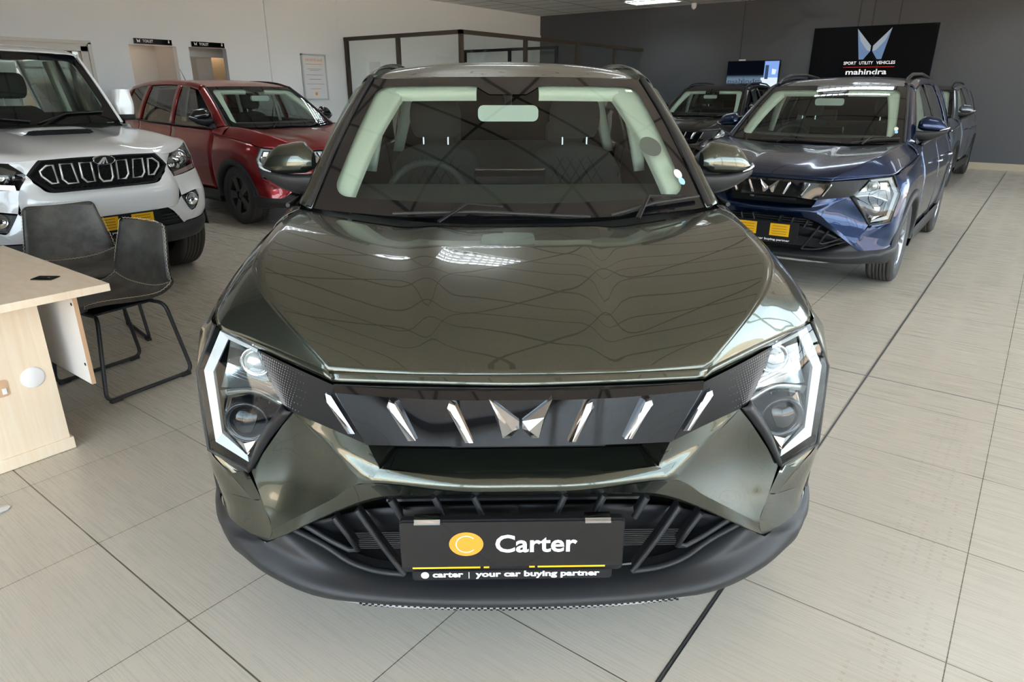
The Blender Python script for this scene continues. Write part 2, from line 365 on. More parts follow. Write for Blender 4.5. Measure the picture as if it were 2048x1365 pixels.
# window in the left wall
w = MB()
for k, (d, wd) in enumerate(((0.0, 0.05), (-0.03, 0.10))):
    y0, y1, z0, z1 = 2.6, 5.012, 1.05, 2.155
    a = 0.0 if k == 0 else 0.05
    x = WX+0.02+d
    w.box((x-0.05, y0-0.03+a, z1-wd+0.03-a), (x, y1+0.03-a, z1+0.03-a), 0); w.box((x-0.05, y0-0.03+a, z0), (x, y0+wd-0.03+a, z1-a), 0)
    w.box((x-0.05, y1-wd+0.03-a, z0), (x, y1+0.03-a, z1-a), 0); w.box((x-0.05, y0, z0-0.03+a), (x, y1, z0+wd-0.03+a), 0)
w.box((WX-0.09, 2.6, 2.03), (WX-0.05, 5.0, 2.08), 1); w.box((WX-0.09, 4.72, 1.05), (WX-0.05, 4.78, 2.08), 1); w.box((WX-0.09, 3.7, 1.05), (WX-0.05, 3.75, 2.08), 1)
wf = struct('window_1', w, [M_frame, M_bronze])
g = MB(); g.box((WX-0.075, 2.65, 1.08), (WX-0.069, 4.97, 2.05)); g.build('glass', G_clear, wf)
# solid bits of the shop front, mullions and the glazing itself
w = MB(); w.box((WX-0.3, FY-0.15, -0.1), (-3.0, FY, CZ+0.02)); struct('wall_front', w, M_dark)
w = MB(); w.box((-3.0, FY-0.15, 3.05), (RX, FY, CZ+0.02)); w.box((RX, FY-0.15, 3.05), (RX+0.15, DY, CZ+0.02)); w.box((RX, 14.5, -0.1), (RX+0.15, DY, CZ)); struct('wall_right', w, M_white)
mu = MB()
for x in np.arange(-3.0, RX+0.1, 1.78): mu.box((x-0.035, FY-0.1, 0), (x+0.035, FY-0.02, 3.06))
for z in (0.0, 2.2, 3.0): mu.box((-3.0, FY-0.1, z), (RX, FY-0.02, z+0.06))
wf = struct('window_2', mu, M_bronze)
g = MB(); g.box((-3.0, FY-0.064, 0.03), (RX, FY-0.058, 3.05)); g.build('glass', G_clear, wf)
mu = MB()
for y in np.arange(FY, 14.6, 1.9): mu.box((RX+0.02, y-0.035, 0), (RX+0.1, y+0.035, 3.06))
for z in (0.0, 2.2, 3.0): mu.box((RX+0.02, FY, z), (RX+0.1, 14.5, z+0.06))
wf = struct('window_3', mu, M_bronze)
g = MB(); g.box((RX+0.058, FY, 0.03), (RX+0.064, 14.5, 3.05)); g.build('glass', G_clear, wf)

# outside: brick paving, street walls, and a wall added to dim the left window
def paving_mat():
    m = mat('brick_paving', (0.44, 0.34, 0.26), 0.85); nt = m.node_tree; b = nt.nodes['Principled BSDF']
    br = nt.nodes.new('ShaderNodeTexBrick'); g = nt.nodes.new('ShaderNodeNewGeometry'); nt.links.new(g.outputs['Position'], br.inputs['Vector'])
    br.inputs['Scale'].default_value = 2.4; br.inputs['Color1'].default_value = (0.50, 0.37, 0.28, 1); br.inputs['Color2'].default_value = (0.42, 0.31, 0.24, 1)
    br.inputs['Mortar'].default_value = (0.16, 0.11, 0.08, 1); br.inputs['Mortar Size'].default_value = 0.015; br.inputs['Brick Width'].default_value = 0.5
    nt.links.new(br.outputs['Color'], b.inputs['Base Color']); return m
g = MB(); g.box((-40, -40, -0.2), (40, FY-0.15, -0.06)); g.box((RX+0.15, FY-0.15, -0.2), (40, 30, -0.06)); g.box((-40, FY-0.15, -0.2), (WX-0.3, 30, -0.06))
tag(g.build('paving', paving_mat()), kind='structure')
g = MB(); g.box((-40, -22, -0.06), (30, -21.7, 2.2)); g.box((22, -22, -0.06), (22.3, 25, 2.2)); g.box((WX-2.2, -4, -0.06), (WX-2.0, 9, 4.5)); tag(g.build('wall_street_and_shade', mat('street_and_shade_wall', (0.5, 0.42, 0.33), 0.9)), kind='structure')  # last box is an added wall, cutting daylight at the left window

# ================================================================== CEILING LIGHTS
M_lit = mat('tube_glow', (1, 1, 1), 0.5, emit=(0.86, 0.95, 1.0), estr=32.0)
M_louvre = mat('louvre_metal', (0.45, 0.45, 0.45), 0.3)
M_tray = mat('fitting_tray', (0.8, 0.8, 0.8), 0.4)
def make_light():
    t = thing('ceiling_light', 'x', 'ceiling light')
    tr = MB(); tr.box((-0.60, -0.30, 0.0), (-0.575, 0.30, 0.012)); tr.box((0.575, -0.30, 0.0), (0.60, 0.30, 0.012))
    tr.box((-0.6, -0.30, 0.0), (0.6, -0.28, 0.012)); tr.box((-0.6, 0.28, 0.0), (0.6, 0.30, 0.012)); tr.build('frame', M_tray, t)
    lv = MB()
    for i in range(13): x = -0.575+i*1.15/12; lv.box((x-0.004, -0.28, -0.002), (x+0.004, 0.28, 0.03))
    for y in (-0.14, 0.0, 0.14): lv.box((-0.575, y-0.018, -0.002), (0.575, y+0.018, 0.03))
    lv.build('louvre', M_louvre, t)
    for y in (-0.21, -0.07, 0.07, 0.21):
        tb = MB(); tb.box((-0.57, y-0.016, 0.031), (0.57, y+0.016, 0.034)); tb.build('tube', M_lit, t)
    return t
LIGHTS = [(-4.3, 4.9, 'between the red car and the green car'), (-7.9, 15.7, 'above the far corner by the charcoal wall'), (-6.7, 4.9, 'over the red car bonnet'), (-9.1, 4.9, 'over the red car boot'), (0.5, 6.1, 'over the metal floor strip'), (2.9, 4.9, 'beside the side glazing'),
          (-9.1, 8.5, 'beside the framed poster'), (-6.7, 8.5, 'in front of the glass office'), (-4.3, 8.5, 'behind the green car'), (-1.9, 8.5, 'over the blue car roof'), (1.7, 8.5, 'by the middle of the side glazing'),
          (-9.1, 11.5, 'just inside the glass office'), (-6.7, 11.5, 'left of the black car'), (-4.3, 11.5, 'over the black car bonnet'), (-1.9, 11.5, 'over the slate grey car bonnet'), (1.7, 11.5, 'towards the end of the side glazing'),
          (-4.3, 15.7, 'in front of the wall screen'), (-0.7, 15.7, 'in front of the large black sign'), (-9.1, 1.3, 'over the white pickup cab'), (2.9, 1.3, 'near the shop front corner')]
lp = make_light()
for i, (x, y, wh) in enumerate(LIGHTS):
    # snap to the ceiling grid
    gx = CGX+0.6+round((x-CGX-0.6)/1.2)*1.2; gy = CGY+0.3+round((y-CGY-0.3)/0.6)*0.6
    o = lp if i == 0 else copy_tree(lp)
    o.location = (gx, gy, CZ-0.036); tag(o, 'white louvred fluorescent ceiling light '+wh, 'ceiling light', 'fluorescent ceiling lights')

g = MB(); g.box((WX-2.2, -1.5, 2.75), (WX-0.3, 9, 2.85)); struct('shade_slab_1', g, M_white)  # added slab out of view, keeps sun off the yard beside the left wall
# ================================================================== CAR MATERIALS
P_green = paint_mat('paint_olive', (0.055, 0.062, 0.047), rough=0.24, metal=0.85)
P_blue = paint_mat('paint_blue', (0.0025, 0.013, 0.048), rough=0.26, metal=0.75, coat=0.6)
P_red = paint_mat('paint_red', (0.19, 0.0025, 0.005), rough=0.28, metal=0.6, coat=0.7)
P_black = paint_mat('paint_black', (0.008, 0.008, 0.010), rough=0.25, metal=0.8)
P_grey = paint_mat('paint_grey', (0.07, 0.085, 0.105), rough=0.28, metal=0.6)
P_white = mat('paint_white', (0.74, 0.75, 0.76), rough=0.3, coat=1.0, coat_rough=0.02)
M_gloss = mat('gloss_black', (0.004, 0.004, 0.005), rough=0.06, coat=1.0, spec=0.05)
M_satin = mat('satin_black', (0.009, 0.0095, 0.011), rough=0.42, spec=0.25)
M_clad = mat('grained_plastic', (0.014, 0.0148, 0.0165), rough=0.5, spec=0.4, bump=(900, 0.25, 0.0006))
M_void = mat('dark_void', (0.004, 0.004, 0.004), rough=0.9)
M_chrome = mat('chrome', (0.62, 0.62, 0.64), rough=0.06, metal=1.0)
M_silver = mat('silver_skid', (0.52, 0.52, 0.54), rough=0.45, metal=0.4)
M_rubber = mat('rubber', (0.018, 0.018, 0.018), rough=0.6)
M_tyre = mat('tyre_tread', (0.055, 0.047, 0.04), rough=0.75)
M_rim = mat('alloy_rim', (0.30, 0.31, 0.33), rough=0.25, metal=0.9)
M_rimdark = mat('dark_rim', (0.06, 0.062, 0.065), rough=0.3, metal=0.8)
M_drl = mat('daytime_lamp', (0.50, 0.53, 0.55), rough=0.3, coat=0.3)
M_bowl = mat('lamp_bowl', (0.34, 0.37, 0.37), rough=0.22, metal=0.85)
M_fabric = mat('seat_fabric', (0.032, 0.034, 0.033), rough=0.9, bump=(700, 0.4, 0.001))
M_stitch = mat('seat_quilt', (0.055, 0.058, 0.056), rough=0.75)
M_trim = mat('pillar_trim', (0.62, 0.66, 0.59), rough=0.7)
M_dash = mat('dashboard', (0.045, 0.048, 0.046), rough=0.6)
M_amber = mat('amber_lamp', (0.7, 0.2, 0.08), rough=0.2)
M_plate = mat('plate_black', (0.010, 0.009, 0.009), rough=0.25, coat=0.4, spec=0.3)
M_wtext = mat('white_letters', (0.80, 0.80, 0.82), rough=0.4)
M_orange = mat('orange_disc', (0.66, 0.26, 0.025), rough=0.4)
M_yellow = mat('yellow_backing', (0.72, 0.40, 0.008), rough=0.4)
M_ws = glass_mat('windscreen_glass', (0.68, 0.75, 0.70), 0.7)
M_sideglass = glass_mat('side_glass', (0.26, 0.29, 0.285), 1.3)
M_lens = glass_mat('lens_glass', (0.95, 0.97, 0.97), 0.9)
M_sticker = mat('sticker_white', (0.72, 0.78, 0.70), 0.5)
M_stickerb = mat('sticker_blue', (0.30, 0.55, 0.80), 0.5)
M_fin = mat('radiator_fins', (0.09, 0.09, 0.09), 0.4, metal=0.6)

def mir(P): return [(-p[0], p[1], p[2]) for p in P]
def full(rows):
    """rows of half-width control points starting on the centre line -> full-width rows"""
    return [[(-p[0], p[1], p[2]) for p in reversed(r[1:])]+list(r) for r in rows]
def lerp(a, b, t): return tuple(a[i]+(b[i]-a[i])*t for i in range(3))

# ---------------- wheel
def build_wheel(parent, c, side, R=0.332, W=0.205, rim_mat=None, style=0):
    """wheel as a child of the car; c centre, side=+1 outer face towards +x"""
    wm = MB(); hw = W/2; Rr = R*0.655
    prof = [(-hw*0.80, Rr), (-hw*0.98, R*0.80), (-hw*0.97, R*0.92), (-hw*0.82, R*0.985)]
    n = 6
    for i in range(n):
        a = -hw*0.74+i*(hw*1.48)/n; b = a+hw*1.48/n
        prof += [(a+0.004, R), (b-0.004, R), (b-0.003, R-0.009), (b+0.003, R-0.009)]
    prof = prof[:-2]
    prof += [(hw*0.82, R*0.985), (hw*0.97, R*0.92), (hw*0.98, R*0.80), (hw*0.80, Rr)]
    wm.lathe(prof, 48, 'x', c, 0)
    wh = wm.build('wheel', M_tyre, parent)
    sw = MB(); q = side
    sw.lathe([(q*hw*0.80, Rr), (q*hw*0.985, R*0.80), (q*hw*0.975, R*0.925), (q*hw*0.80, R*0.992)], 48, 'x', c, 0, flip=(q < 0))
    sw.build('sidewall', M_rubber, wh)
    rm = MB(); o = q*(hw*0.72)
    rm.lathe([(q*hw*0.82, Rr+0.004), (q*hw*0.84, Rr-0.008), (q*hw*0.6, Rr-0.022), (q*hw*0.1, Rr-0.03), (-q*hw*0.3, Rr-0.04)], 40, 'x', c, 0, flip=(q > 0))
    rm.lathe([(o-q*0.01, 0.0), (o-q*0.006, 0.035), (o-q*0.03, 0.065), (o-q*0.09, 0.07)], 24, 'x', c, 0, flip=(q < 0))
    k = 5
    for i in range(k):
        for dv in ((-0.22, 0.22) if style == 0 else (0.0,)):
            a0 = 2*PI*i/k+dv*0.3; a1 = 2*PI*i/k+dv
            w0, w1 = (0.017, 0.011) if style == 0 else (0.035, 0.05)
            for (aa, bb) in ((a0, a1),):
                p0 = (math.cos(aa)*0.05, math.sin(aa)*0.05); p1 = (math.cos(bb)*(Rr-0.012), math.sin(bb)*(Rr-0.012))
                d = Vector((p1[0]-p0[0], p1[1]-p0[1])).normalized(); nn = (-d.y, d.x)
                vs = []
                for xo in (o-q*0.028, o):
                    for (p, w_) in ((p0, w0), (p1, w1)):
                        for sg in (-1, 1): vs.append((c[0]+xo+(q*0.008 if p is p1 else 0), c[1]+p[0]+nn[0]*w_*sg, c[2]+p[1]+nn[1]*w_*sg))
                rm.add(vs, [(0, 1, 3, 2), (4, 6, 7, 5), (0, 4, 5, 1), (2, 3, 7, 6), (0, 2, 6, 4), (1, 5, 7, 3)])
    rm.build('rim', rim_mat, wh)
    dk = MB(); dk.lathe([(q*0.01, 0.0), (q*0.01, Rr-0.03)], 32, 'x', c, 0); dk.build('brake_disc', M_fin, wh)
    return wh

# ================================================================== CROSSOVER (x across, y back from the nose, z up)
AW, RWY, WZ, WR = 0.80, 3.39, 0.332, 0.332
def side_x(y, z):
    """outer skin half-width of the body side"""
    w = np.interp(y, [0.36, 0.5, 0.8, 1.2, 2.0, 3.0, 3.4, 3.75, 3.95], [0.868, 0.893, 0.908, 0.906, 0.906, 0.905, 0.900, 0.865, 0.79])
    d = 0.0
    if z < 0.62: d += 0.05*((0.62-z)/0.4)**1.6 if y > 1.2 and y < 3.0 else 0.03*((0.62-z)/0.4)**1.6
    if z > 0.80: d += 0.055*((z-0.80)/0.22)**2
    return w-d
def make_crossover(name, label, paint, plate='none', wheel_style=0, rim=None, mirror_mat=None, roof_rail=True):
    car = thing(name, label, 'car')
    rim = rim or M_rim; mirror_mat = mirror_mat or paint
    # ---------- bonnet
    C = [(0.438, 0.105, 0.863), (0.539, 0.20, 0.931), (0.624, 0.30, 0.984), (0.686, 0.42, 1.025), (0.711, 0.55, 1.050), (0.727, 0.75, 1.071), (0.735, 0.90, 1.078), (0.735, 1.04, 1.080)]
    ctrz = [(0.068, 0.866), (0.15, 0.900), (0.25, 0.931), (0.38, 0.962), (0.52, 0.987), (0.68, 1.007), (0.80, 1.020), (0.90, 1.031)]
    rows = []
    for i, (cp, (yc, zc)) in enumerate(zip(C, ctrz)):
        t = i/7; xb = 0.185+0.10*t; h = 0.014*min(1, i/2.0)     # centre bulge half-width and height
        def pt(f, dz=0.0, x=None):
            x = cp[0]*f if x is None else x; g = (x/cp[0])
            y = yc+(cp[1]-yc)*g**2.0; z = zc+(cp[2]-zc)*g**1.9-0.006*math.sin(PI*min(1, g))*min(1, i/3)
            return (x, y, z+dz)
        rows.append([(0, yc, zc+h), pt(0, h, xb*0.55), pt(0, h*0.85, xb*0.9), pt(0, 0.0, xb*1.22), pt(0.60), pt(0.82), cp])
    hood = MB(); hood.patch(full(rows), 6, 5, 0, flip=False)
    # folded-down flanks: between the shoulder crease and the shut line
    O = [(0.4381, 0.1045, 0.8625), (0.56, 0.19, 0.874), (0.68, 0.275, 0.882), (0.784, 0.36, 0.889), (0.822, 0.50, 0.924), (0.842, 0.72, 0.952), (0.846, 0.90, 0.972), (0.846, 1.04, 0.985)]
    fl = [[c_, lerp(c_, o_, 0.35), lerp(c_, o_, 0.7), o_] for c_, o_ in zip(C, O)]
    for i, r in enumerate(fl):
        k = 0.004*min(1, i/3); r[1] = (r[1][0]+k, r[1][1], r[1][2]+k); r[2] = (r[2][0]+k, r[2][1], r[2][2]+k)
    hood.patch(fl, 6, 4, 0, mirror=True)
    # leading edge strip
    E0 = [(0, 0.053, 0.8445), (0.25, 0.068, 0.8435), (0.428, 0.09, 0.842)]; F0 = [(0, 0.066, 0.8645), (0.25, 0.083, 0.864), (0.438, 0.105, 0.863)]
    hood.patch(full([[(0, 0.052, 0.845), (0.25, 0.068, 0.8445), (0.428, 0.09, 0.842)], [(0, 0.068, 0.866), (0.25, 0.0815, 0.8652), (0.438, 0.105, 0.863)]]), 3, 8)
    hood.patch([[(0.428, 0.09, 0.842), (0.54, 0.175, 0.851), (0.649, 0.262, 0.859), (0.786, 0.36, 0.884)], [(0.438, 0.105, 0.863), (0.56, 0.19, 0.874), (0.68, 0.275, 0.882), (0.784, 0.361, 0.889)]], 2, 6, mirror=True)
    hd = hood.build('bonnet', paint, car, solid=0.004)
    ws_ = MB()
    # washer jet
    ws_.box((-0.285, 0.60, 0.0), (-0.26, 0.63, 0.012)); 
    # ---------- cowl
    cw = MB(); cw.patch(full([[(0, 0.86, 1.008), (0.3, 0.88, 1.012), (0.62, 0.98, 1.03), (0.78, 1.10, 1.045)], [(0, 1.02, 1.03), (0.3, 1.04, 1.033), (0.62, 1.14, 1.055), (0.76, 1.22, 1.07)]]), 4, 6)
    cw.build('cowl_panel', M_satin, car)
    # ---------- windscreen
    def wsp(u, v):     # u -1..1 across, v 0 bottom..1 top
        xb, xt = 0.706, 0.573; x = (xb+(xt-xb)*v)*u; a = u*u
        yb = 0.965+0.148*a; yt = 1.725+0.058*a; zb = 1.052+0.016*a; zt = 1.519-0.008*a
        y = yb+(yt-yb)*v; z = zb+(zt-zb)*(v+0.05*math.sin(PI*v))
        return (x, y, z)
    g = MB(); g.grid(np.array([[wsp(-1+2*i/24, j/14) for i in range(25)] for j in range(15)])); wsc = g.build('windscreen', M_ws, car)
    def on_ws(pts, off=0.0025):
        out = []
        for u, v in pts:
            a = Vector(wsp(u+0.01, v)); b = Vector(wsp(u-0.01, v)); c_ = Vector(wsp(u, v+0.01)); d = Vector(wsp(u, v-0.01))
            n = (a-b).cross(c_-d).normalized(); out.append(tuple(Vector(wsp(u, v))+n*off))
        return out
    n = 96; inner = []; outer = []
    rr = round_rect(-0.925, 0.085, 0.925, 0.915, 0.09, 10)
    prm = []
    for i in range(len(rr)):
        a, b = rr[i], rr[(i+1) % len(rr)]; L_ = math.hypot(b[0]-a[0], b[1]-a[1]); k = max(1, int(L_/0.05))
        for j in range(k): prm.append((a[0]+(b[0]-a[0])*j/k, a[1]+(b[1]-a[1])*j/k))
    outp = []
    for k, (u, v) in enumerate(prm):
        # the notch for the mirror housing
        if v > 0.9 and abs(u) < 0.24:
            t = max(0, min(1, (0.24-abs(u))/0.12)); t = t*t*(3-2*t); v = v-0.085*t
        prm[k] = (u, v); s = max(abs(u)/1.0, abs((v-0.5)/0.5)) ; outp.append((max(-1, min(1, u/s)), max(0, min(1, 0.5+(v-0.5)/s))))
    fr = MB(); G = []
    for t in (0, 0.25, 0.5, 0.75, 1.0): G.append(on_ws([(o_[0]+(p[0]-o_[0])*t, o_[1]+(p[1]-o_[1])*t) for o_, p in zip(outp, prm)]))
    fr.grid(np.array(G), closed_v=True); fr.build('glass_border', M_gloss, wsc)
    for (u, v, r_, m_) in ((0.925, 0.21, 0.014, 0), (0.93, 0.165, 0.011, 1)):
        if plate == 'none': continue
        st = MB(); st.add(on_ws([(u+r_*1.6*math.cos(2*PI*k/16), v+r_*2.1*math.sin(2*PI*k/16)) for k in range(16)], 0.0045), [tuple(range(16))], m_); st.build('sticker', [M_sticker, M_stickerb], wsc)
    if plate == 'carter': st = MB(); st.add(on_ws([(0.86+dx, 0.87+dy) for dx, dy in ((-.025, -.012), (.025, -.012), (.025, .012), (-.025, .012))], 0.0045), [(0, 1, 2, 3)], 0); st.build('licence_label', M_sticker, wsc)
    if plate == 'carter':
        dc = MB(); dc.add(on_ws([(0.83+0.064*math.cos(2*PI*k/32), 0.40+0.068*math.sin(2*PI*k/32)) for k in range(32)], 0.004), [tuple(range(32))]); dc.build('disc_holder', mat('disc_holder_green', (0.07, 0.085, 0.07), 0.35), wsc)
    # wiper arms and blades
    for (pu, pts) in (('a', [(-0.57, -0.005), (-0.18, 0.022), (0.38, -0.012)]), ('b', [(0.48, -0.01), (0.72, 0.038), (0.97, 0.052)])):
        wb = MB()
        wb.tube(on_ws([(p[0]*0.5+q_[0]*0.5, p[1]*0.5+q_[1]*0.5) for p, q_ in zip(pts, pts)], 0.02), 0.009, 6, flat=0.6)
        blade = wb.build('wiper_blade', M_rubber, car)
        ar = MB(); m0 = pts[1]; base = (-0.34, -0.05) if pu == 'a' else (0.60, -0.05)
        ar.tube(on_ws([base, (m0[0]-0.03, m0[1]+0.028), (m0[0]+0.14, m0[1]+0.012)], 0.034), [0.010, 0.008, 0.006], 6, flat=0.5)
        ar.build('wiper_arm', M_satin, blade)
    # ---------- A pillars, roof frame, side glass
    A0o, A0i = (0.752, 1.13, 1.078), (0.710, 1.108, 1.068); A1o, A1i = (0.600, 1.80, 1.512), (0.577, 1.785, 1.514)
    for s in (1, -1):
        K = lambda P: [(s*p[0], p[1], p[2]) for p in P]
        pm = MB()
        rws = []
        for t in (0, 0.25, 0.5, 0.75, 1.0):
            b_ = 0.03*math.sin(PI*t)
            i_, o_ = lerp(A0i, A1i, t), lerp(A0o, A1o, t)
            back = lerp((0.79, 1.24, 1.062), (0.635, 1.86, 1.487), t)
            rws.append(K([(i_[0], i_[1], i_[2]+b_*0.7), (o_[0]-0.006, o_[1]-0.006, o_[2]+b_*0.7+0.002), (o_[0]+0.012, o_[1]+0.03, o_[2]+b_*0.7+0.004), (back[0], back[1], back[2]+b_*0.7)]))
        pm.patch(rws, 5, 4, flip=(s > 0))
        pm.build('front_pillar', paint, car, solid=0.003 )
        ft = MB(); ft.patch([K([(0.735, 1.04, 1.080), (0.775, 1.042, 1.064), (0.820, 1.04, 1.030), (0.847, 1.04, 0.985)]), K([(0.750, 1.12, 1.079), (0.788, 1.14, 1.070), (0.828, 1.16, 1.040), (0.850, 1.16, 1.0)]), K([(0.785, 1.22, 1.062), (0.812, 1.24, 1.058), (0.835, 1.25, 1.045), (0.845, 1.25, 1.02)])], 4, 4, flip=(s < 0)); ft.build('pillar_foot', paint, car, solid=0.003)
        # rubber seal line along the glass edge
        sl = MB(); sl.tube(K([lerp((0.722, 1.112, 1.075), (0.583, 1.787, 1.52), t)[:2]+(lerp((0.722, 1.112, 1.075), (0.583, 1.787, 1.52), t)[2]+0.021*math.sin(PI*t),) for t in np.linspace(0, 1, 9)]), 0.0115, 8); sl.build('windscreen_seal', M_rubber, car)
        # cant rail above the doors
        cr = MB(); cr.patch([K([(0.575, y, z+0.010), (0.612, y, z-0.004), (0.640, y, z-0.045)]) for y, z in ((1.80, 1.518), (2.1, 1.565), (2.6, 1.588), (3.2, 1.575), (3.72, 1.525))], 5, 3, flip=(s > 0)); cr.build('roof_side', paint, car, solid=0.003)
        if roof_rail:
            rl = MB(); rl.tube(K([(0.552, 1.84, 1.535), (0.550, 1.95, 1.585), (0.548, 2.2, 1.622), (0.546, 2.8, 1.636), (0.545, 3.3, 1.615), (0.545, 3.6, 1.565)]), [0.012, 0.016, 0.018, 0.018, 0.016, 0.012], 8, flat=0.8); rl.build('roof_rail', M_satin, car)
        # side glass surface between belt and rail
        def sgp(y, t, off=0.0):
            zb = np.interp(y, [1.2, 2.2, 3.2, 3.8], [1.058, 1.075, 1.10, 1.16]); zt = np.interp(y, [1.2, 1.80, 2.1, 2.6, 3.2, 3.72], [1.06, 1.47, 1.525, 1.545, 1.53, 1.475])
            xb = side_x(y, 1.0)-0.028; xt = 0.642
            z = zb+(zt-zb)*t; f = (z-1.06)/0.47
            x = xb+(xt-xb)*f+0.018*math.sin(PI*min(1, max(0, f)))
            return (s*(x+off), y, z)
        def pane(nm, ys, top0, m_, off=-0.004):
            G = []
            for y in ys:
                G.append([sgp(y, t, off) for t in np.linspace(0.02, 0.985, 8)])
            o = MB(); o.grid(np.array(G), flip=(s < 0)); return o.build(nm, m_, car)
        # black greenhouse frame (pillars) then panes
        yA = lambda t: 1.24+(1.86-1.24)*t
        def band(nm, y0f, y1f, m_, off=0.002, t0=0.0, t1=1.0, nn=10):
            G = [[sgp(y0f(t)+(y1f(t)-y0f(t))*k, t, off) for k in (0, 0.5, 1)] for t in np.linspace(t0, t1, nn)]
            o = MB(); o.grid(np.array(G), flip=(s > 0)); return o.build(nm, m_, car, solid=0.004)
        zfun = lambda y0, t: y0
        fg = MB(); G = []
        for t in np.linspace(0.02, 0.98, 8): G.append([sgp(1.24+0.04+(0.60)*t*0.98+(2.235-1.28-0.60*t*0.98)*k, 0 if False else t, -0.003) for k in np.linspace(0, 1, 10)])
        fg.grid(np.array(G), flip=(s > 0)); fg.build('front_side_glass', M_sideglass, car)
        rg = MB(); G = [[sgp(2.33+(3.16-0.10*t-2.33)*k, t, -0.003) for k in np.linspace(0, 1, 8)] for t in np.linspace(0.02, 0.98, 8)]
        rg.grid(np.array(G), flip=(s > 0)); rg.build('rear_side_glass', M_sideglass, car)
        band('middle_pillar', lambda t: 2.225, lambda t: 2.34, paint if plate == 'red' else M_gloss)
        band('rear_pillar', lambda t: 3.15-0.10*t, lambda t: 3.30-0.12*t, paint)
        qg = MB(); G = [[sgp(3.29-0.12*t+(3.74-0.16*t-3.29+0.12*t)*k, t, -0.001) for k in np.linspace(0, 1, 6)] for t in np.linspace(0.0, 1.0, 8)]
        qg.grid(np.array(G), flip=(s > 0)); qg.build('quarter_glass', M_gloss, car)
        band('tail_pillar', lambda t: 3.73-0.16*t, lambda t: 3.90-0.22*t, paint)
        # belt line seal
        bs = MB(); bs.tube([sgp(y, 0.0, 0.006) for y in np.linspace(1.26, 3.72, 16)], 0.009, 6); bs.build('belt_seal', M_rubber, car)
        # ---------- body side: fender, doors, rear quarter
        def skin(y0, y1, zbf, ztf, nm, m_, ny=16, nz=9, xtf=None):
            G = []
            for y in np.linspace(y0, y1, ny):
                zb, zt = zbf(y), ztf(y); row = []
                for k in range(nz):
                    t = k/(nz-1); z = zb+(zt-zb)*t; x = side_x(y, z)
                    if xtf:
                        xs = xtf(y); u = max(0, (t-0.45)/0.55); x = x+(xs-x)*u**2.4
                    row.append((s*x, y, z))
                G.append(row)
            o = MB(); o.grid(np.array(G), flip=(s > 0)); return o.build(nm, m_, car, solid=-0.004 if False else 0.004)
        def archz(y, yc, r, zlow):
            d = abs(y-yc); return max(zlow, WZ+math.sqrt(max(0, r*r-d*d))) if d < r else zlow
        zs = lambda y: np.interp(y, [0.36, 0.50, 0.72, 0.90, 1.04, 1.24], [0.889, 0.924, 0.952, 0.972, 0.985, 1.02])
        xs_ = lambda y: np.interp(y, [0.36, 0.50, 0.72, 0.90, 1.04, 1.24], [0.786, 0.826, 0.846, 0.850, 0.850, 0.835])+0.003
        skin(0.44, 1.245, lambda y: max(0.40, archz(y, AW, 0.40, 0.40)), lambda y: zs(y)-0.004, 'front_fender', paint, 30, 10, xs_)
        beltz = lambda y: np.interp(y, [1.2, 2.2, 3.2, 3.8], [1.052, 1.069, 1.094, 1.154])
        xb_ = lambda y: side_x(y, 1.0)-0.026
        skin(1.25, 2.275, lambda y: 0.36, beltz, 'front_door', paint, 12, 12, xb_)
        skin(2.28, 3.20, lambda y: max(0.36, archz(y, RWY, 0.40, 0.36)), beltz, 'rear_door', paint, 24, 12, xb_)
        skin(3.205, 3.93, lambda y: max(0.50, archz(y, RWY, 0.40, 0.50)), lambda y: np.interp(y, [3.2, 3.8, 3.93], [1.094, 1.154, 1.12]), 'rear_fender', paint, 30, 12, xb_)
        sc = MB(); G = [[(s*(side_x(y, 0.4)+0.012), y, 0.37), (s*(side_x(y, 0.4)+0.016), y, 0.32), (s*(side_x(y, 0.4)-0.0), y, 0.23), (s*(side_x(y, 0.4)-0.1), y, 0.22)] for y in np.linspace(1.17, 3.02, 8)]
        sc.grid(np.array(G), flip=(s < 0)); sc.build('side_sill', M_clad, car)
        # wheel arch cladding
        for yc, a0, a1 in ((AW, -0.12, PI+0.10), (RWY, -0.12, PI+0.12)):
            am = MB(); G = []
            for k in range(33):
                a = a0+(a1-a0)*k/32; y_, z_ = math.cos(a), math.sin(a); row = []
                for r_, dx in ((0.418, 0.001), (0.412, 0.014), (0.365, 0.018), (0.345, 0.004), (0.345, -0.09)):
                    yy, zz = yc-y_*r_, WZ+z_*r_; row.append((s*(side_x(min(3.93, max(0.37, yy)), zz)+dx), yy, zz))
                G.append(row)
            am.grid(np.array(G), flip=(s < 0)); am.build('wheel_arch_trim', M_clad, car)
            lin = MB(); lin.grid(np.array([[(s*x_, yc-math.cos(a)*0.36, WZ+math.sin(a)*0.36) for x_ in (0.86, 0.55)] for a in np.linspace(-0.1, PI+0.1, 17)]), flip=(s > 0)); lin.build('arch_liner', M_void, car)
        # door handles
        for y in (2.10, 3.02):
            hn = MB(); hn.tube([(s*(side_x(y, 0.86)+0.004), y-0.10, 0.875), (s*(side_x(y, 0.86)+0.028), y-0.07, 0.88), (s*(side_x(y, 0.86)+0.03), y+0.07, 0.885), (s*(side_x(y, 0.86)+0.004), y+0.10, 0.885)], 0.013, 8, flat=0.7); hn.build('door_handle', M_chrome if plate == 'blue' else paint, car)
        # ---------- mirror
        mm = MB(); cx, cy, cz = s*0.885, 1.40, 1.170
        nU, nV = 14, 20; G = []
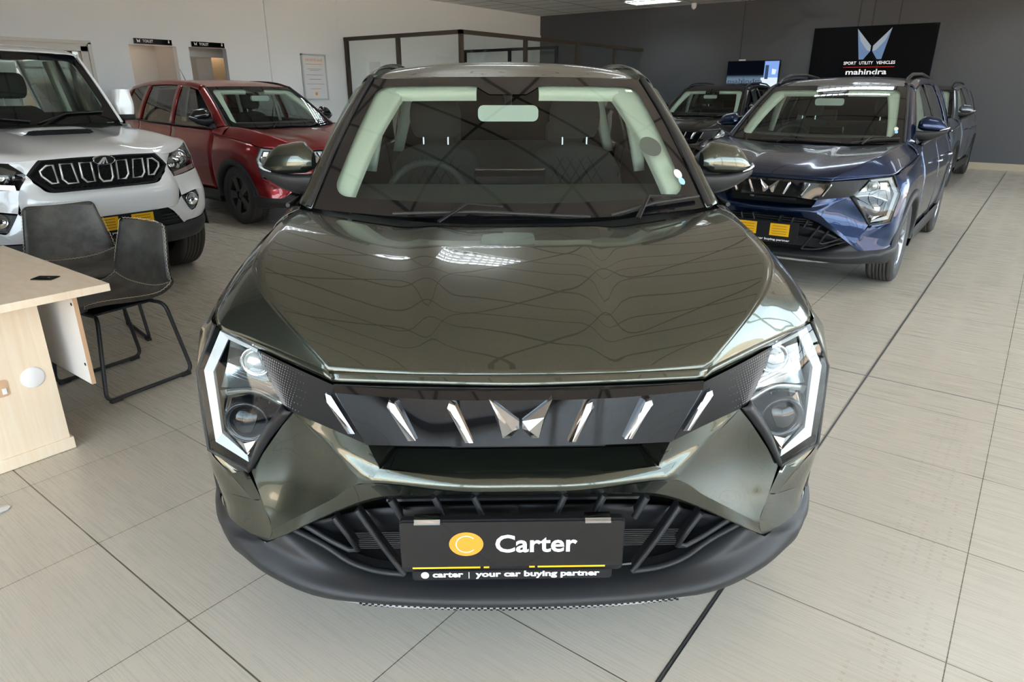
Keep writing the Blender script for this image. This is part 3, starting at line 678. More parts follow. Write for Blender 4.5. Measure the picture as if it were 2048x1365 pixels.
        for i in range(nU+1):
            v = i/nU; xo = 0.765+v*0.222          # inner to outer
            hh = 0.085*(1-max(0, (v-0.55)/0.45)**2.2)*(0.93+0.07*math.sin(PI*min(1, v*2)))*min(1, 0.55+v*3.0); dd = 0.075*(1-(v)**3*0.72)*min(1, 0.7+v*2.0)
            zc_ = 1.196-0.022*v**2; yc_ = 1.43+0.035*v
            row = []
            for j in range(nV):
                a = 2*PI*j/nV; ca, sa = math.cos(a), math.sin(a)
                y_ = -abs(ca)**0.9*dd if ca > 0 else abs(ca)**0.9*0.015
                row.append((s*xo, yc_+y_, zc_+abs(sa)**0.85*(1 if sa > 0 else -1)*hh*(1.0 if sa > 0 else 0.42)))
            G.append(row)
        mm.grid(np.array(G), closed_v=True, flip=(s > 0)); mm.add(G[0], [tuple(range(nV))]); mm.add(G[-1], [tuple(range(nV))[::-1]])
        mh = mm.build('door_mirror', mirror_mat, car)
        lo = MB(); G = []
        for i in range(11):
            v = i/10; xo = 0.745+v*0.238; zt_ = 1.158-0.006*math.sin(PI*v)+0.018*v**3; h_ = 0.082*(1-0.62*v**2.2); d_ = 0.085*(1-0.62*v**3)
            yc_ = 1.43+0.03*v
            G.append([(s*xo, yc_-d_*0.88, zt_), (s*xo, yc_-d_*0.93, zt_-0.010), (s*xo, yc_-d_*0.7, zt_-h_*0.75), (s*xo, yc_-d_*0.2, zt_-h_), (s*xo, yc_+0.02, zt_-h_*0.6), (s*xo, yc_+0.02, zt_)])
        lo.grid(np.array(G), closed_v=True, flip=(s < 0)); lo.add(G[-1], [tuple(range(6))])
        lo.patch([[(s*0.755, 1.31, 1.075), (s*0.77, 1.36, 1.14), (s*0.80, 1.41, 1.155)], [(s*0.76, 1.40, 1.055), (s*0.785, 1.44, 1.09), (s*0.86, 1.46, 1.105)]], 3, 3, flip=(s < 0))
        lo.build('mirror_base', M_clad, mh)
        ind = MB(); ind.tube([(s*0.930, 1.392, 1.168), (s*0.962, 1.408, 1.176), (s*0.985, 1.440, 1.184), (s*0.990, 1.465, 1.190)], [0.002, 0.004, 0.006, 0.004], 8); ind.build('indicator_lamp', M_drl, mh)
        # ---------- wheels
        build_wheel(car, (s*0.785, AW, WZ), s, WR, 0.205, rim, wheel_style)
        build_wheel(car, (s*0.785, RWY, WZ), s, WR, 0.205, rim, wheel_style)
    # ---------- roof
    rf = MB()
    rows = [[(0, 1.732, 1.521), (0.3, 1.742, 1.520), (0.50, 1.770, 1.517), (0.578, 1.79, 1.512)]]
    for y, z, e in ((1.80, 1.536, 0.018), (1.95, 1.567, 0.026), (2.2, 1.597, 0.032), (2.6, 1.612, 0.034), (3.1, 1.600, 0.032), (3.5, 1.570, 0.028), (3.78, 1.528, 0.02)):
        rows.append([(0, y, z), (0.3, y, z-e*0.25), (0.50, y, z-e*0.8), (0.578, y, z-e*1.1-0.004)])
    rf.patch(full(rows), 5, 5, flip=False); rf.build('roof', paint, car, solid=0.004)
    if plate in ('carter',):
        pass
    # ---------- tail
    tg = MB(); tg.patch(full([[(0, 3.78, 1.528), (0.35, 3.77, 1.52), (0.60, 3.70, 1.49)], [(0, 3.88, 1.30), (0.45, 3.86, 1.28), (0.70, 3.76, 1.25)], [(0, 3.93, 1.08), (0.5, 3.92, 1.07), (0.80, 3.80, 1.06)], [(0, 3.97, 0.8), (0.5, 3.96, 0.8), (0.85, 3.85, 0.8)], [(0, 3.99, 0.5), (0.5, 3.98, 0.5), (0.86, 3.86, 0.5)], [(0, 3.96, 0.28), (0.5, 3.95, 0.28), (0.80, 3.84, 0.3)]]), 4, 4)
    tg.build('tailgate', paint, car)
    rwg = MB(); rwg.grid(surf(full([[(0, 3.80, 1.497), (0.35, 3.79, 1.49), (0.56, 3.735, 1.465)], [(0, 3.895, 1.28), (0.45, 3.875, 1.26), (0.66, 3.79, 1.24)], [(0, 3.94, 1.12), (0.5, 3.925, 1.11), (0.72, 3.83, 1.10)]]), 4, 4)+np.array([0, 0.006, 0])); rwg.build('rear_window', M_gloss, car)
    # underbody
    ub = MB(); ub.box((-0.74, 0.42, 0.20), (0.74, 3.80, 0.30)); ub.box((-0.55, 0.45, 0.30), (0.55, 1.12, 0.80)); ub.box((-0.68, 1.15, 0.28), (0.68, 3.7, 0.52)); ub.build('underbody', M_void, car)
    # ---------- front bumper, painted
    bp_ = MB()
    A, Fm, Em, D = (0.786, 0.36, 0.886), (0.852, 0.362, 0.759), (0.828, 0.303, 0.555), (0.704, 0.235, 0.530)
    FB, VT = (0.642, 0.168, 0.387), (0.669, 0.190, 0.329)
    rows = [[(0.790, 0.362, 0.886), (0.812, 0.395, 0.889), (0.823, 0.45, 0.902)],
            [(0.822, 0.362, 0.825), (0.850, 0.40, 0.83), (0.872, 0.45, 0.84)],
            [(0.856, 0.364, 0.759), (0.872, 0.395, 0.76), (0.886, 0.45, 0.765)],
            [(0.848, 0.335, 0.655), (0.875, 0.38, 0.66), (0.893, 0.45, 0.66)],
            [(0.833, 0.303, 0.550), (0.868, 0.36, 0.545), (0.888, 0.44, 0.55)],
            [(0.770, 0.262, 0.500), (0.850, 0.335, 0.475), (0.884, 0.43, 0.47)],
            [(0.706, 0.228, 0.440), (0.825, 0.315, 0.420), (0.878, 0.425, 0.42)]]
    bp_.patch(rows, 5, 5, mirror=True, flip=True)
    bp_.patch([[(0.700, 0.233, 0.530), (0.766, 0.270, 0.543), (0.833, 0.303, 0.554)], [(0.706, 0.234, 0.524), (0.75, 0.258, 0.514), (0.833, 0.303, 0.550)], [(0.712, 0.236, 0.524), (0.735, 0.248, 0.513), (0.770, 0.262, 0.500)]], 3, 4, mirror=True, flip=True)
    bp_.patch([[(0.712, 0.236, 0.524), (0.770, 0.262, 0.500)], [(0.672, 0.202, 0.457), (0.706, 0.228, 0.440)]], 3, 3, mirror=True, flip=True)
    # strip under the corner down to the grained bumper, and crease to the facet point
    bp_.patch([[(0.672, 0.202, 0.457), (0.706, 0.228, 0.440), (0.825, 0.315, 0.420), (0.878, 0.425, 0.42)],
               [(0.644, 0.170, 0.389), (0.700, 0.215, 0.382), (0.812, 0.303, 0.375), (0.870, 0.42, 0.375)],
               [(0.669, 0.190, 0.329), (0.720, 0.222, 0.334), (0.800, 0.285, 0.343), (0.853, 0.36, 0.352)]], 4, 5, mirror=True, flip=True)
    # hollowed facet beside the lamp
    G0, D2 = (0.553, 0.168, 0.728), (0.700, 0.233, 0.526)
    FR = (0.362, 0.036, 0.606)
    rows = []
    for i in range(5):
        t = i/4
        a = lerp(G0, D2, t); b = lerp(lerp((0.43, 0.085, 0.665), FR, 1.0) if False else FR, FB, t)
        row = []
        for k in range(5):
            u = k/4; p = lerp(a, b, u); h_ = 0.026*math.sin(PI*u)*math.sin(PI*t); row.append((p[0], p[1]+h_, p[2]))
        rows.append(row)
    bp_.patch(rows, 5, 5, mirror=True, flip=False)
    # between the black band and the facet
    bnd = [(0.352, 0.052, 0.704), (0.338, 0.046, 0.672), (0.325, 0.038, 0.643), (0.342, 0.030, 0.620), FR]
    mid_ = [(0.455, 0.108, 0.717), (0.455, 0.104, 0.700), (0.456, 0.101, 0.685), (0.457, 0.101, 0.675), (0.4575, 0.102, 0.667)]
    bp_.patch([[lerp((0.553, 0.168, 0.729), (0.552, 0.168, 0.727), k/4) for k in range(5)], mid_, bnd], 6, 4, mirror=True, flip=True)
    # nose below the slot: shelf, rounded lip, bevel down to the lower opening
    rows = [[(0, 0.105, 0.655), (0.15, 0.106, 0.655), (0.29, 0.112, 0.655)],
            [(0, 0.036, 0.642), (0.15, 0.038, 0.642), (0.303, 0.042, 0.641)],
            [(0, 0.010, 0.634), (0.15, 0.012, 0.634), (0.325, 0.038, 0.643)],
            [(0, -0.004, 0.620), (0.15, -0.001, 0.620), (0.342, 0.030, 0.620)],
            [(0, -0.004, 0.606), (0.15, 0.0, 0.606), FR]]
    bp_.patch(full(rows), 4, 6, flip=True)
    bp_.patch([bnd[:3], [(0.345, 0.13, 0.705), (0.325, 0.13, 0.675), (0.300, 0.12, 0.652)]], 3, 3, mirror=True, flip=False)
    bp_.patch([[(0.325, 0.038, 0.643), (0.300, 0.12, 0.652)], [(0.303, 0.042, 0.641), (0.29, 0.112, 0.655)]], 2, 3, mirror=True)
    low = [(0, 0.036, 0.568), (0.18, 0.042, 0.567), (0.325, 0.060, 0.548), (0.45, 0.088, 0.492), (0.569, 0.124, 0.414), VT]
    top = [(0, -0.004, 0.606), (0.18, 0.002, 0.606), FR, (0.455, 0.078, 0.535), (0.55, 0.122, 0.461), FB]
    bp_.patch(full([top, [lerp(a, b, 0.5) for a, b in zip(top, low)], low]), 3, 6, flip=True)
    bp_.patch(full([low, [(p[0]*0.985, p[1]+0.025, p[2]+0.006) for p in low]]), 2, 6, flip=True)
    bp_.build('front_bumper', paint, car, weld=0.0002)
    # slot recess
    sl = MB(); sl.patch(full([[(0, 0.03, 0.735), (0.36, 0.07, 0.73)], [(0, 0.16, 0.70), (0.34, 0.17, 0.70)], [(0, 0.14, 0.64), (0.33, 0.15, 0.64)]]), 3, 3, flip=True); sl.build('slot_recess', M_void, car)
    sl = MB(); sl.box((-0.16, 0.060, 0.685), (0.20, 0.085, 0.700), 0); sl.box((-0.15, 0.058, 0.690), (-0.12, 0.084, 0.703), 1); sl.box((0.12, 0.055, 0.690), (0.20, 0.09, 0.703), 0); sl.build('bonnet_latch', [M_satin, M_bowl], car)
    # ---------- black band across the nose
    bd = MB()
    top = [(0, 0.034, 0.8405), (0.2, 0.040, 0.840), (0.424, 0.080, 0.837)]; mid = [(0, 0.012, 0.828), (0.2, 0.021, 0.827), (0.418, 0.064, 0.825)]; bot = [(0, -0.002, 0.722), (0.2, 0.008, 0.718), (0.353, 0.046, 0.702)]
    bd.patch(full([top, mid]), 2, 10, flip=True)
    bd.patch(full([mid, [lerp(a, b, 0.5) for a, b in zip(mid, bot)], bot]), 4, 10, flip=True)
    bd.patch(full([bot, [(p[0], p[1]+0.05, p[2]-0.008) for p in bot]]), 2, 10, flip=True)
    bd.patch(full([[(0, 0.055, 0.842), (0.2, 0.066, 0.841), (0.424, 0.088, 0.838)], top]), 2, 10, flip=True)
    band_ = bd.build('grille_band', M_gloss, car)
    wg = MB()
    wt = [(0.424, 0.078, 0.839), (0.54, 0.168, 0.848), (0.647, 0.258, 0.856)]; wl = [(0.356, 0.048, 0.704), (0.45, 0.106, 0.716), (0.552, 0.165, 0.729), (0.577, 0.183, 0.738)]
    G = []
    for t in np.linspace(0, 1, 13):
        a = Vector(spline_eval(wt, 12)[int(round(t*24))]); b = Vector(spline_eval(wl, 8)[int(round(t*24))])
        G.append([tuple(a.lerp(b, k/6)+Vector((0, -0.006*math.sin(PI*k/6), 0))) for k in range(7)])
    for s in (1, -1):
        w_ = MB(); w_.grid(np.array(G)*np.array([s, 1, 1]), flip=(s > 0)); wo_ = w_.build('band_wing', M_satin, band_)
        ch = MB(); GG = np.array(G)*np.array([s, 1, 1])
        # embossed dots growing towards the lamp
        for i in range(20):
            for j in range(16):
                u = 0.32+0.68*(i+0.5*(j % 2))/20; v = 0.06+0.9*j/16
                if u > 0.99 or u-0.35 < (v-0.15)*0.25+0.12*abs(math.sin(j*2.1)): continue
                fi, fj = u*12, v*6; i0, j0 = min(11, int(fi)), min(5, int(fj)); a_, b_ = fi-i0, fj-j0
                p = GG[i0, j0]*(1-a_)*(1-b_)+GG[i0+1, j0]*a_*(1-b_)+GG[i0, j0+1]*(1-a_)*b_+GG[i0+1, j0+1]*a_*b_
                r_ = 0.0008+0.0028*max(0, (u-0.5)/0.5)
                ch.add([(p[0], p[1]-0.002, p[2]+r_*1.5), (p[0]+s*r_*0.7, p[1]-0.002, p[2]), (p[0], p[1]-0.002, p[2]-r_*1.5), (p[0]-s*r_*0.7, p[1]-0.002, p[2])], [(0, 1, 2, 3) if s < 0 else (0, 3, 2, 1)])
        ch.build('dot_pattern', mat('dot_grey', (0.16, 0.16, 0.165), 0.35, metal=0.5) if 'dot_grey' not in MATS else MATS['dot_grey'], wo_)
    # chrome slashes
    for (xt, zt, yt, xb, zb, yb, w_) in ((0.432, 0.823, 0.060, 0.384, 0.731, 0.052, 0.0075), (0.286, 0.818, 0.024, 0.242, 0.732, 0.014, 0.0085), (0.152, 0.822, 0.006, 0.114, 0.733, 0.001, 0.0085)):
        for s in (1, -1):
            o = MB(); y0t, y0b = yt-0.004, yb-0.004; e = 0.010
            L_ = [(xt-w_, y0t, zt), (xt+w_*0.5, y0t, zt+0.006), (xt+w_, y0t, zt-0.006), (xb+w_, y0b, zb), (xb-w_, y0b, zb), ]
            fr_ = [(s*p[0], p[1]-0.003, p[2]) for p in L_]; ct = [(s*xt, y0t-e, zt-0.012), (s*xb, y0b-e, zb+0.004)]
            v = fr_+ct+[(s*p[0], p[1]+0.012, p[2]) for p in L_]
            f = [(0, 1, 5), (1, 2, 5), (2, 3, 6, 5), (3, 4, 6), (4, 0, 5, 6)]+[(i, (i+1) % 5, 7+(i+1) % 5, 7+i) for i in range(5)]
            if s > 0: f = [q_[::-1] for q_ in f]
            o.add(v, f); o.build('chrome_slash', M_chrome, band_)
    for s in (1, -1):    # twin-peak badge
        o = MB(); P = [(0.069, 0.835), (0.0035, 0.784), (0.0035, 0.766), (0.024, 0.742), (0.040, 0.741)]; y0 = -0.004
        ridge = [(0.050, 0.800), (0.018, 0.768)]
        v = [(s*p[0], y0+0.006*p[0]/0.07, p[1]) for p in P]+[(s*p[0], y0-0.014, p[1]) for p in ridge]+[(s*p[0], y0+0.03, p[1]) for p in P]
        f = [(0, 1, 6, 5), (1, 2, 6), (2, 3, 6), (3, 4, 6), (4, 0, 5, 6)]+[(i, (i+1) % 5, 7+(i+1) % 5, 7+i) for i in range(5)]
        if s > 0: f = [q_[::-1] for q_ in f]
        o.add(v, f); o.build('badge_wing', M_chrome, band_)
    # ---------- headlamps
    for s in (1, -1):
        K = lambda P: [(s*p[0], p[1], p[2]) for p in P]
        A_, B_, C_, D_, E_, F_ = (0.786, 0.362, 0.884), (0.651, 0.268, 0.857), (0.577, 0.184, 0.738), (0.704, 0.237, 0.530), (0.828, 0.305, 0.555), (0.852, 0.364, 0.759)
        out = [B_, A_, F_, E_, D_, C_]
        cen = tuple(sum(p[i] for p in out)/6 for i in range(3))
        hb = MB()     # deep housing
        back = [lerp(p, cen, 0.10) for p in out]; back = [(p[0]-0.02, p[1]+0.075, p[2]) for p in back]
        hb.grid(np.array([K(out), K([lerp(p, q_, 0.5) for p, q_ in zip(out, back)]), K(back)]), closed_v=True, flip=(s < 0), smooth=False)
        hb.add(K(back), [tuple(range(6)) if s > 0 else tuple(range(6))[::-1]])
        hl = hb.build('headlamp', M_gloss, car)
        # plane helper on the lamp face: bilinear-ish coordinates from the outline
        # white light-guide bracket along the top, the outer edge and the lower outer edge
        def inset(p, q_, k): return lerp(p, q_, k)
        o1 = [(0.655, 0.276, 0.852), (0.778, 0.360, 0.872), (0.838, 0.362, 0.760), (0.815, 0.310, 0.572), (0.708, 0.246, 0.545)]
        i1 = [(0.662, 0.281, 0.839), (0.760, 0.354, 0.849), (0.815, 0.358, 0.754), (0.797, 0.311, 0.594), (0.713, 0.252, 0.558)]
        dr = MB(); dep = 0.020
        fo, fi = K([(p[0], p[1]-0.002, p[2]) for p in o1]), K([(p[0], p[1]+0.004, p[2]) for p in i1]); bo, bi = K([(p[0], p[1]+dep, p[2]) for p in o1]), K([(p[0], p[1]+dep, p[2]) for p in i1])
        dr.grid(np.array([bo, fo, fi, bi]), flip=(s < 0), smooth=False); dr.build('light_guide', M_drl, hl)
        # divider bar between the two chambers
        dv = MB(); dv.patch([K([(0.585, 0.196, 0.738), (0.68, 0.27, 0.742), (0.800, 0.350, 0.705)]), K([(0.590, 0.205, 0.722), (0.68, 0.278, 0.722), (0.795, 0.350, 0.680)])], 2, 5, flip=(s > 0)); dv.build('divider', M_bowl, hl, solid=0.01)
        # upper chamber: reflective bowl with stepped ribs and the projector
        ub_ = MB()
        G = []
        for i in range(7):
            t = i/6
            a = lerp((0.648, 0.272, 0.838), (0.590, 0.206, 0.744), t); b = lerp((0.758, 0.356, 0.848), (0.802, 0.356, 0.708), t)
            G.append(K([(lerp(a, b, k/8)[0], lerp(a, b, k/8)[1]+0.055*math.sin(PI*(0.15+0.7*k/8))*math.sin(PI*(0.12+0.76*t)), lerp(a, b, k/8)[2]) for k in range(9)]))
        ub_.grid(np.array(G), flip=(s > 0)); ub_.build('upper_bowl', M_bowl, hl)
        pj = MB(); pc = (s*0.674, 0.302, 0.806); pj.lathe([(0.03, 0.040), (0.0, 0.042), (-0.004, 0.036), (0.004, 0.033)], 28, 'y', pc, 0, flip=True); pj.lathe([(0.004, 0.033), (-0.008, 0.028), (-0.016, 0.018), (-0.02, 0.0)], 28, 'y', pc, 1, flip=True); pj.build('projector', [M_chrome, mat('projector_glass', (0.55, 0.6, 0.62), 0.05, metal=0.5, coat=1)], hl)
        rb = MB()
        for q_ in range(6):
            zz = 0.742+q_*0.010; rb.tube(K([(0.630+0.006*q_, 0.262+0.004*q_, zz), (0.70, 0.325, zz-0.004), (0.775-0.003*q_, 0.352, zz+0.012)]), 0.0012, 5)
        rb.build('bowl_rib', M_chrome, hl)
        ps = MB(); ps.add(K([(0.714, 0.325, 0.83), (0.756, 0.350, 0.832), (0.772, 0.356, 0.785), (0.726, 0.330, 0.780)]), [(0, 1, 2, 3) if s < 0 else (0, 3, 2, 1)]); ps.build('side_reflector', M_chrome, hl)
        # lower chamber: gloss surround, big round lamp
        lc = (s*0.712, 0.286, 0.642)
        lb = MB()
        lo_out = [(0.598, 0.206, 0.722), (0.70, 0.285, 0.722), (0.775, 0.338, 0.700), (0.788, 0.330, 0.655), (0.778, 0.305, 0.600), (0.716, 0.254, 0.562), (0.655, 0.236, 0.640)]
        inn = [(0.712+0.058*math.cos(a), 0.310, 0.642+0.058*math.sin(a)) for a in (2.6, 1.75, 0.95, 0.25, -0.6, -1.75, -2.9)]
        lb.grid(np.array([K(lo_out), K([lerp(a, b, 0.5) for a, b in zip(lo_out, inn)]), K(inn)]), closed_v=True, flip=(s < 0), smooth=False); lb.build('lower_surround', M_gloss, hl)
        rg_ = MB(); rg_.lathe([(0.03, 0.058), (-0.004, 0.060), (-0.010, 0.0575), (-0.009, 0.053), (-0.001, 0.051), (-0.004, 0.049), (0.006, 0.046)], 36, 'y', lc, 0, flip=True); rg_.build('lamp_ring', mat('lamp_ring_dark', (0.05, 0.055, 0.06), 0.15, metal=0.7), hl)
        ln = MB(); ln.lathe([(0.008, 0.047), (0.0, 0.044), (-0.008, 0.035), (-0.014, 0.022), (-0.017, 0.010), (-0.018, 0.0)], 32, 'y', lc, 0, flip=True); ln.build('fog_lens', M_gloss if plate != 'blue' else M_chrome, hl)
        kk = MB(); kk.add(K([(0.690, 0.262, 0.598), (0.722, 0.266, 0.588), (0.755, 0.290, 0.594), (0.712, 0.256, 0.560)]), [(0, 1, 2, 3) if s < 0 else (0, 3, 2, 1)]); kk.build('lower_reflector', M_chrome, hl)
        # black blade from the band down to the lamp tip
        bl = MB(); bl.patch([K([(0.552, 0.166, 0.731), (0.628, 0.198, 0.635), (0.694, 0.226, 0.536)]), K([(0.566, 0.166, 0.735), (0.642, 0.200, 0.638), (0.704, 0.226, 0.528)]), K([(0.580, 0.186, 0.739), (0.652, 0.222, 0.640), (0.708, 0.240, 0.532)])], 3, 5, flip=(s > 0)); bl.build('lamp_blade', M_satin, hl, solid=0.004)
        # clear cover, slightly domed
        cv = MB(); rings = [out]
        for k_, dm in ((0.6, 0.012), (0.25, 0.018)): rings.append([(lerp(cen, p, k_)[0], lerp(cen, p, k_)[1]-dm, lerp(cen, p, k_)[2]) for p in out])
        up_ = [(0.577, 0.184, 0.738), (0.651, 0.268, 0.857), (0.786, 0.362, 0.884), (0.852, 0.364, 0.759), (0.828, 0.305, 0.555), (0.704, 0.237, 0.530)]
        ctrl = [K([(0.651, 0.262, 0.858), (0.72, 0.312, 0.873), (0.787, 0.356, 0.885)]), K([(0.617, 0.214, 0.798), (0.735, 0.276, 0.810), (0.822, 0.356, 0.822)]), K([(0.577, 0.180, 0.738), (0.735, 0.256, 0.722), (0.853, 0.358, 0.759)]), K([(0.642, 0.196, 0.632), (0.752, 0.244, 0.632), (0.842, 0.326, 0.652)]), K([(0.703, 0.231, 0.531), (0.768, 0.252, 0.538), (0.829, 0.298, 0.554)])]
        cv.patch(ctrl, 4, 6, flip=(s > 0)); cv.build('lamp_cover', M_lens, hl)
        # edge trim round the outside of the lamp
        ed = MB(); ed.tube(K([(0.790, 0.358, 0.890), (0.856, 0.362, 0.759), (0.833, 0.301, 0.551), (0.706, 0.232, 0.524)]), 0.005, 6); ed.build('lamp_seal', M_rubber, hl)
    # ---------- grained lower bumper
    lb = MB()
    oT = [(0, 0.035, 0.2975), (0.22, 0.040, 0.299), (0.40, 0.062, 0.310), (0.54, 0.110, 0.345), (0.640, 0.168, 0.343), (0.672, 0.192, 0.327)]
    T2 = [(0, 0.020, 0.288), (0.26, 0.028, 0.290), (0.46, 0.066, 0.300), (0.61, 0.135, 0.312), (0.715, 0.214, 0.326), (0.802, 0.285, 0.340)]
    # profile rows from the recess outwards and under
    R0 = [(0, 0.100, 0.306), (0.22, 0.104, 0.306), (0.38, 0.120, 0.312), (0.50, 0.150, 0.345), (0.60, 0.185, 0.385)]
    R1 = [(0, 0.052, 0.300), (0.22, 0.058, 0.300), (0.40, 0.085, 0.308), (0.53, 0.122, 0.338), (0.615, 0.160, 0.372)]
    R2 = [(0, 0.034, 0.296), (0.24, 0.042, 0.296), (0.43, 0.072, 0.303), (0.56, 0.125, 0.322), (0.672, 0.186, 0.332)]
    R3 = [(0, 0.012, 0.284), (0.27, 0.022, 0.285), (0.47, 0.056, 0.291), (0.63, 0.135, 0.302), (0.740, 0.214, 0.322)]
    R4 = [(0, 0.006, 0.272), (0.28, 0.017, 0.273), (0.49, 0.052, 0.277), (0.665, 0.142, 0.285), (0.790, 0.244, 0.310)]
    R5 = [(0, 0.014, 0.258), (0.28, 0.025, 0.258), (0.495, 0.062, 0.260), (0.67, 0.155, 0.262), (0.800, 0.260, 0.275)]
    R6 = [(0, 0.040, 0.249), (0.28, 0.050, 0.248), (0.495, 0.085, 0.236), (0.655, 0.170, 0.232), (0.780, 0.270, 0.238)]
    R7 = [(0, 0.10, 0.236), (0.28, 0.11, 0.235), (0.48, 0.14, 0.228), (0.62, 0.21, 0.222), (0.72, 0.30, 0.222)]
    lb.patch(full([R0, R1, R2]), 3, 6, flip=True); lb.patch(full([R2, R3, R4]), 3, 6, flip=True); lb.patch(full([R4, R5, R6, R7]), 3, 6, flip=True)
    # wrap round the corner to the wheel arch
    W2 = [(0.672, 0.186, 0.332), (0.735, 0.236, 0.336), (0.800, 0.287, 0.344), (0.853, 0.362, 0.354), (0.878, 0.42, 0.372), (0.885, 0.455, 0.38)]
    W4 = [(0.740, 0.214, 0.322), (0.792, 0.262, 0.324), (0.835, 0.305, 0.332), (0.872, 0.368, 0.342), (0.890, 0.42, 0.352), (0.896, 0.455, 0.36)]
    W45 = [(0.790, 0.244, 0.310), (0.820, 0.278, 0.312), (0.850, 0.318, 0.316), (0.878, 0.375, 0.322), (0.890, 0.42, 0.328), (0.896, 0.455, 0.335)]
    W5 = [(0.800, 0.260, 0.275), (0.828, 0.300, 0.272), (0.850, 0.34, 0.272), (0.870, 0.385, 0.276), (0.880, 0.42, 0.28), (0.884, 0.455, 0.285)]
    W6 = [(0.780, 0.270, 0.238), (0.805, 0.31, 0.232), (0.825, 0.35, 0.226), (0.840, 0.395, 0.222), (0.848, 0.42, 0.222), (0.85, 0.455, 0.222)]
    W7 = [(0.72, 0.30, 0.222), (0.74, 0.34, 0.215), (0.75, 0.38, 0.21), (0.76, 0.41, 0.205), (0.76, 0.43, 0.205), (0.76, 0.455, 0.205)]
    lb.patch([W2, W4, W45], 3, 4, mirror=True, flip=True); lb.patch([W45, W5, W6, W7], 3, 4, mirror=True, flip=True)
    lbo = lb.build('lower_bumper', M_clad, car, weld=0.0002)
    # side pieces of the opening surround between painted V and the lip
    sk = MB(); sk.patch(full([[(0, 0.036, 0.243), (0.28, 0.046, 0.242), (0.46, 0.074, 0.238), (0.53, 0.10, 0.236)], [(0, 0.044, 0.226), (0.28, 0.054, 0.226), (0.44, 0.080, 0.228), (0.50, 0.105, 0.230)], [(0, 0.10, 0.218), (0.28, 0.11, 0.218), (0.42, 0.12, 0.222), (0.46, 0.14, 0.224)]]), 3, 8, flip=True); sk.build('skid_plate', M_silver, car)
    dts = MB()
    for r_ in range(2):
        for i in range(-26, 27):
            x = i*0.0155+0.0078*(r_ % 2); y_ = 0.0335+0.165*x*x+0.003*r_; z_ = 0.2375-0.0065*r_; dts.box((x-0.0035, y_-0.0015, z_-0.0012), (x+0.0035, y_+0.004, z_+0.0012))
    dts.build('skid_dots', M_satin, car)
    # ---------- lower opening: recess, plates, radiator, slanted ribs
    rc = MB(); rc.patch(full([[(0, 0.07, 0.57), (0.3, 0.10, 0.555), (0.62, 0.20, 0.37)], [(0, 0.20, 0.56), (0.3, 0.21, 0.53), (0.60, 0.27, 0.36)], [(0, 0.20, 0.32), (0.3, 0.21, 0.32), (0.60, 0.27, 0.33)], [(0, 0.10, 0.305), (0.3, 0.12, 0.305), (0.60, 0.19, 0.335)]]), 3, 4, flip=True); rc.build('opening_recess', M_void, car)
    fn = MB()
    for k in range(16): z = 0.325+k*0.006; fn.box((-0.46, 0.165, z), (0.46, 0.175, z+0.003))
    for k in range(4): fn.box((-0.33, 0.12+0.01*k, 0.50+k*0.016), (0.33, 0.135+0.01*k, 0.507+k*0.016))
    fn.build('radiator_fins', M_fin, car)
    pl = MB()     # satin plates left and right of the number plate
    pl.patch([[(0.0, 0.098, 0.500), (0.22, 0.102, 0.496), (0.36, 0.115, 0.482), (0.45, 0.133, 0.452), (0.56, 0.160, 0.405), (0.62, 0.180, 0.372)], [(0.0, 0.112, 0.415), (0.22, 0.116, 0.412), (0.33, 0.126, 0.405), (0.42, 0.140, 0.395), (0.52, 0.165, 0.365), (0.585, 0.185, 0.352)]], 3, 4, mirror=True, flip=True)
    pl.build('grille_plate', M_satin, car, solid=0.006)
    # slanted ribs of the lower grille: one mesh per rib, path in (x, z, y)
    ribs = [[(0.395, 0.508, 0.078), (0.345, 0.42, 0.072), (0.288, 0.322, 0.070)],
            [(0.288, 0.322, 0.070), (0.36, 0.324, 0.082), (0.43, 0.336, 0.104), (0.50, 0.368, 0.132), (0.585, 0.400, 0.158)],
            [(0.458, 0.474, 0.098), (0.430, 0.425, 0.098), (0.405, 0.376, 0.098), (0.43, 0.372, 0.105), (0.48, 0.388, 0.122), (0.555, 0.424, 0.146)],
            [(0.310, 0.543, 0.066), (0.282, 0.486, 0.066)], [(0.205, 0.556, 0.058), (0.178, 0.490, 0.058)], [(0.110, 0.560, 0.053), (0.086, 0.498, 0.053)]]
    for k, r_ in enumerate(ribs):
        for s in (1, -1):
            o = MB(); pth = spline_eval([(s*p[0], p[2]-0.004, p[1]) for p in r_], 4) if k != 2 else np.array([(s*p[0], p[2]-0.004, p[1]) for p in r_])
            v = []; m_ = len(pth)
            o.tube([tuple(p) for p in pth], 0.0085 if k < 3 else 0.0095, 8, flat=0.8)
            # fin behind the front edge
            for q0, q1 in zip(pth[:-1], pth[1:]):
                b0, b1 = q0+np.array([s*0.006, 0.045, 0.0]), q1+np.array([s*0.006, 0.045, 0.0])
                o.add([q0, q1, b1, b0], [(0, 1, 2, 3)], 0, True)
            o.build('grille_rib', M_clad, car)
    o = MB(); o.tube([(-0.086, 0.049, 0.498), (0.086, 0.049, 0.498)], 0.007, 8, flat=0.8); o.build('grille_rib', M_clad, car)
